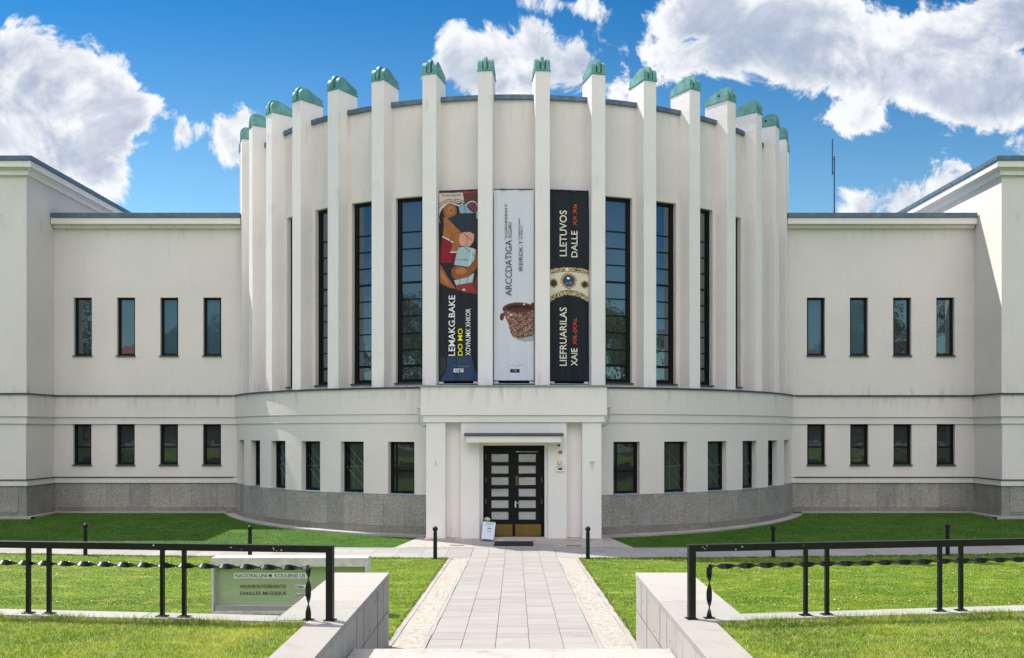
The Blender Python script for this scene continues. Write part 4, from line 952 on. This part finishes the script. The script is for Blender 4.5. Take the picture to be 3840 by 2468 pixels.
spots = [(-62, -8, 0, 1.1), (-50, -16, 0, 1.15), (-40, -30, 1, 1.2), (-27, -26, 0, .72), (-16, -30, 1, .8), (-6, -34, 0, .55), (5, -32, 1, .75), (15, -29, 0, .62), (27, -27, 1, .9), (41, -26, 0, 1.15), (52, -17, 1, 1.35), (63, -10, 0, 1.1), (-74, 6, 1, 1.2), (75, 5, 0, 1.1), (-33, -18, 1, .75), (34, -19, 1, .8)]
us = [0, 0]
for (x, y, w, sc) in spots:
    r0, kk = (t0, t1)[w]
    if us[w]:
        r2 = r0.copy(); C.objects.link(r2)
        for q_ in kk: k2 = q_.copy(); C.objects.link(k2); k2.parent = r2
    else: r2 = r0; us[w] = 1
    r2.location = (x, y, 2.2 if y < 3 else 0); r2.scale = (sc,) * 3; r2.rotation_euler[2] = x; tag(r2, 'leafy street tree mirrored in the museum windows', 'tree', 'street trees mirrored in the windows')

rs = np.random.default_rng(11)
def hedge(x0, x1, y, h, lb):
    root = empty('hedge', ((x0 + x1) / 2, y, 2.29)); L = Vector(root.location)
    n = 9000; p = np.c_[rs.uniform(x0, x1, n), rs.normal(y, .45, n), 2.29 + h * rs.random(n) ** .8 * (1 + .15 * np.sin(rs.uniform(x0, x1, n)))]; u_ = rs.normal(size=(n, 3)) * .16; v_ = rs.normal(size=(n, 3)) * .16
    V = np.stack([p - u_, p + v_, p + u_, p - v_], 1).reshape(-1, 3); g = MB(); g.v = [tuple(q) for q in V]; g.f = [(4 * i, 4 * i + 1, 4 * i + 2, 4 * i + 3) for i in range(n)]; g.mi = [0] * n
    obj('foliage', g, 'leaf', root, -L, merge=False); tag(root, lb, 'hedge', 'hedges across the street')
hedge(-75, -8, -20, 2.6, 'long dark hedge behind the viewpoint, mirrored in the left windows'); hedge(8, 75, -20, 2.6, 'long dark hedge behind the viewpoint, mirrored in the right windows')
M['house'] = simple('house_plaster', (.42, .33, .25), .9); M['house2'] = simple('roof_tiles', (.28, .08, .04), .8)
for hx, hw_2, hh, lb in ((-46, 15, 10, 'tan townhouse with red roof mirrored in the left windows'), (-12, 14, 8, 'tan townhouse with red roof mirrored in the door glass'), (20, 13, 11, 'taller tan townhouse with red roof mirrored right of the door'), (52, 15, 9, 'tan townhouse with red roof mirrored in the right windows')):
    root = empty('town_house', (hx, -52, 2.29)); g = MB(); g.box(-hw_2, hw_2, -5, 5, 0, hh); obj('wall', g, 'house', root)
    g = MB(); g.prism([(-5.5, hh + .01), (5.5, hh + .01), (0, hh + 4)], -hw_2 - .4, hw_2 + .4, lambda a, p_, q_: (a, p_, q_)); obj('roof', g, 'house2', root)
    for k in range(int(hw_2 / 1.6)):
        for f_ in range(int(hh / 3.2)):
            g = MB(); x_ = -hw_2 + 1.6 + k * 3.0
            g.box(x_ - .55, x_ + .55, 5.002, 5.06, 1 + f_ * 3.1, 2.7 + f_ * 3.1); obj('window', g, 'plastic', root).data.materials[0] = M['dark'] if (k + f_) % 3 else M['plastic']
    tag(root, lb, 'house', 'houses across the street')

# ------------------------------------------------------------------ light, sky, clouds
SUN = Vector((-.62, .44, 1.0)).normalized(); EL = math.asin(SUN.z); AZ = math.atan2(SUN.x, SUN.y)
sd = bpy.data.lights.new('sun', 'SUN'); sd.energy = 4.4; sd.angle = R_(.5); sd.color = (1, .95, .87)
so = bpy.data.objects.new('sun', sd); C.objects.link(so); so.rotation_euler = (-SUN).to_track_quat('-Z', 'Y').to_euler(); so.location = (-20, 30, 40)
w = bpy.data.worlds.new('World'); bpy.context.scene.world = w; w.use_nodes = True; nt = w.node_tree; bg = nt.nodes['Background']; out = nt.nodes['World Output']
sky = N(nt, 'ShaderNodeTexSky'); sky.sky_type = 'NISHITA'; sky.sun_disc = False; sky.sun_elevation = EL; sky.sun_rotation = AZ; sky.air_density = 1.0; sky.dust_density = .3; sky.ozone_density = 3.5
tc = N(nt, 'ShaderNodeTexCoord'); sx = N(nt, 'ShaderNodeSeparateXYZ'); nt.links.new(tc.outputs['Generated'], sx.inputs[0])
ay = math_(nt, 'MAXIMUM', math_(nt, 'ABSOLUTE', sx.outputs[1]), .08)
u = math_(nt, 'DIVIDE', sx.outputs[0], ay); v = math_(nt, 'DIVIDE', sx.outputs[2], ay)
cv = N(nt, 'ShaderNodeCombineXYZ'); nt.links.new(u, cv.inputs[0]); nt.links.new(v, cv.inputs[1])
P0 = cv.outputs[0]
blobs = [(40, 190, 200, 130), (170, 170, 110, 85), (215, 215, 85, 80), (290, 275, 85, 62), (110, 330, 240, 100), (230, 400, 110, 50), (20, 60, 14, 34), (45, 50, 28, 8),
         (428, 318, 22, 34), (405, 345, 14, 9), (545, 305, 88, 66), (560, 360, 40, 34), (1225, 140, 165, 90), (1150, 185, 110, 60), (1330, 150, 80, 60), (1430, 200, 60, 38), (1070, 130, 30, 60), (1335, 12, 62, 26),
         (1640, 40, 125, 85), (1700, 130, 190, 80), (1900, 110, 260, 120), (2150, 150, 300, 130), (2350, 200, 190, 120), (2020, 260, 110, 50), (1570, 125, 85, 28), (2330, 60, 200, 100), (2400, 330, 70, 30),
         (2110, 478, 120, 66), (2195, 455, 75, 48), (2060, 490, 60, 30)]
mask = None
for (bx_, by_, a, b_) in blobs:
    du = math_(nt, 'MULTIPLY_ADD', u, 2196 / a, -(bx_ - 1205) / a); dv = math_(nt, 'MULTIPLY_ADD', v, 2196 / b_, -(1007 - by_) / b_)
    r2_ = math_(nt, 'ADD', math_(nt, 'MULTIPLY', du, du), math_(nt, 'MULTIPLY', dv, dv)); r_ = math_(nt, 'SUBTRACT', 1.0, math_(nt, 'SQRT', r2_))
    r_ = math_(nt, 'MULTIPLY', r_, min(a, b_) / 60.0)
    mask = r_ if mask is None else math_(nt, 'SMOOTH_MAX', mask, r_, .12)
mask = math_(nt, 'MINIMUM', math_(nt, 'ADD', mask, .25), 1.25)
# clouds outside the photographed window of sky (overhead and behind): broad noise
def nz(vec, sc, det, rough=.6, dist=0): return noise(nt, vec, sc, det, rough, dist)
n1 = nz(P0, 10, 11, .66, .45)
def shifted(dx, dy):
    ad = N(nt, 'ShaderNodeVectorMath'); ad.operation = 'ADD'; nt.links.new(P0, ad.inputs[0]); ad.inputs[1].default_value = (dx, dy, 0); return ad.outputs[0]
n2 = nz(shifted(-.009, .016), 10, 11, .66, .45)
big1 = nz(P0, 6.5, 4, .5); big2 = nz(shifted(-.02, .04), 6.5, 4, .5)
elz = ramp(nt, sx.outputs[2], .12, .45); gen = math_(nt, 'MULTIPLY_ADD', nz(tc.outputs['Generated'], 2.2, 4), 6.0, -2.9)   # anywhere outside the view
mu = math_(nt, 'MAXIMUM', ramp(nt, math_(nt, 'ABSOLUTE', u), .60, .75), ramp(nt, v, .50, .65)); back = math_(nt, 'LESS_THAN', sx.outputs[1], 0.0); mu = math_(nt, 'MAXIMUM', mu, back)
mk = N(nt, 'ShaderNodeMix'); nt.links.new(mu, mk.inputs[0]); nt.links.new(mask, mk.inputs[2]); gen = math_(nt, 'ADD', gen, math_(nt, 'MULTIPLY_ADD', elz, 1.1, -.6)); gen = math_(nt, 'SUBTRACT', gen, math_(nt, 'MULTIPLY', ramp(nt, math_(nt, 'ABSOLUTE', sx.outputs[0]), .45, .85), 1.8)); nt.links.new(math_(nt, 'MINIMUM', gen, .9), mk.inputs[3]); mask = mk.outputs[0]
dens = math_(nt, 'ADD', mask, math_(nt, 'MULTIPLY_ADD', n1, 4.7, -2.44))
al = ramp(nt, dens, .0, .42)
relief = math_(nt, 'SUBTRACT', n1, n2); rel2 = math_(nt, 'SUBTRACT', big1, big2)
thick = ramp(nt, dens, .15, 1.1)
lum = math_(nt, 'SUBTRACT', 1.0, math_(nt, 'MULTIPLY', thick, math_(nt, 'MULTIPLY_ADD', ramp(nt, big1, .34, .58), .72, .06)))
lum = math_(nt, 'ADD', lum, math_(nt, 'MULTIPLY', relief, 3.0)); lum = math_(nt, 'ADD', lum, math_(nt, 'MULTIPLY', rel2, 3.2))
lum = math_(nt, 'MINIMUM', math_(nt, 'SMOOTH_MAX', lum, math_(nt, 'MULTIPLY_ADD', n1, 1.6, -.52), .25), 1.0)
CL = N(nt, 'ShaderNodeMix'); CL.data_type = 'RGBA'; nt.links.new(lum, CL.inputs[0]); CL.inputs[6].default_value = (1.25, 1.62, 2.4, 1); CL.inputs[7].default_value = (4.0, 4.08, 4.2, 1)
cb = mixc(nt, back, CL.outputs[2], (10.8, 10.5, 10.9))   # unseen clouds behind the camera, added brightness to fill the shaded walls
tint = mixc(nt, 1, sky.outputs[0], mixc(nt, ramp(nt, v, .12, .52), (.50, .64, .60), (.050, .315, .475)), 'MULTIPLY')
fin_ = N(nt, 'ShaderNodeMix'); fin_.data_type = 'RGBA'; nt.links.new(al, fin_.inputs[0]); nt.links.new(tint, fin_.inputs[6]); nt.links.new(cb, fin_.inputs[7])
nt.links.new(fin_.outputs[2], bg.inputs[0]); bg.inputs[1].default_value = .15
w.cycles.sampling_method = 'MANUAL'; w.cycles.sample_map_resolution = 1024

# ------------------------------------------------------------------ camera
cd = bpy.data.cameras.new('camera'); co_ = bpy.data.objects.new('camera', cd); C.objects.link(co_); bpy.context.scene.camera = co_
co_.location = (.04, 0, CAMZ); co_.rotation_euler = (PI / 2, 0, 0); cd.sensor_width = 36; cd.lens = 2196 / 2396 * 36; cd.shift_x = -7 / 2396; cd.shift_y = 237 / 2396; cd.clip_end = 3000; cd.clip_start = .1
sc = bpy.context.scene; sc.view_settings.view_transform = 'Standard'; sc.view_settings.look = 'None'; sc.view_settings.exposure = .68; sc.view_settings.gamma = 1
sc.cycles.max_bounces = 8
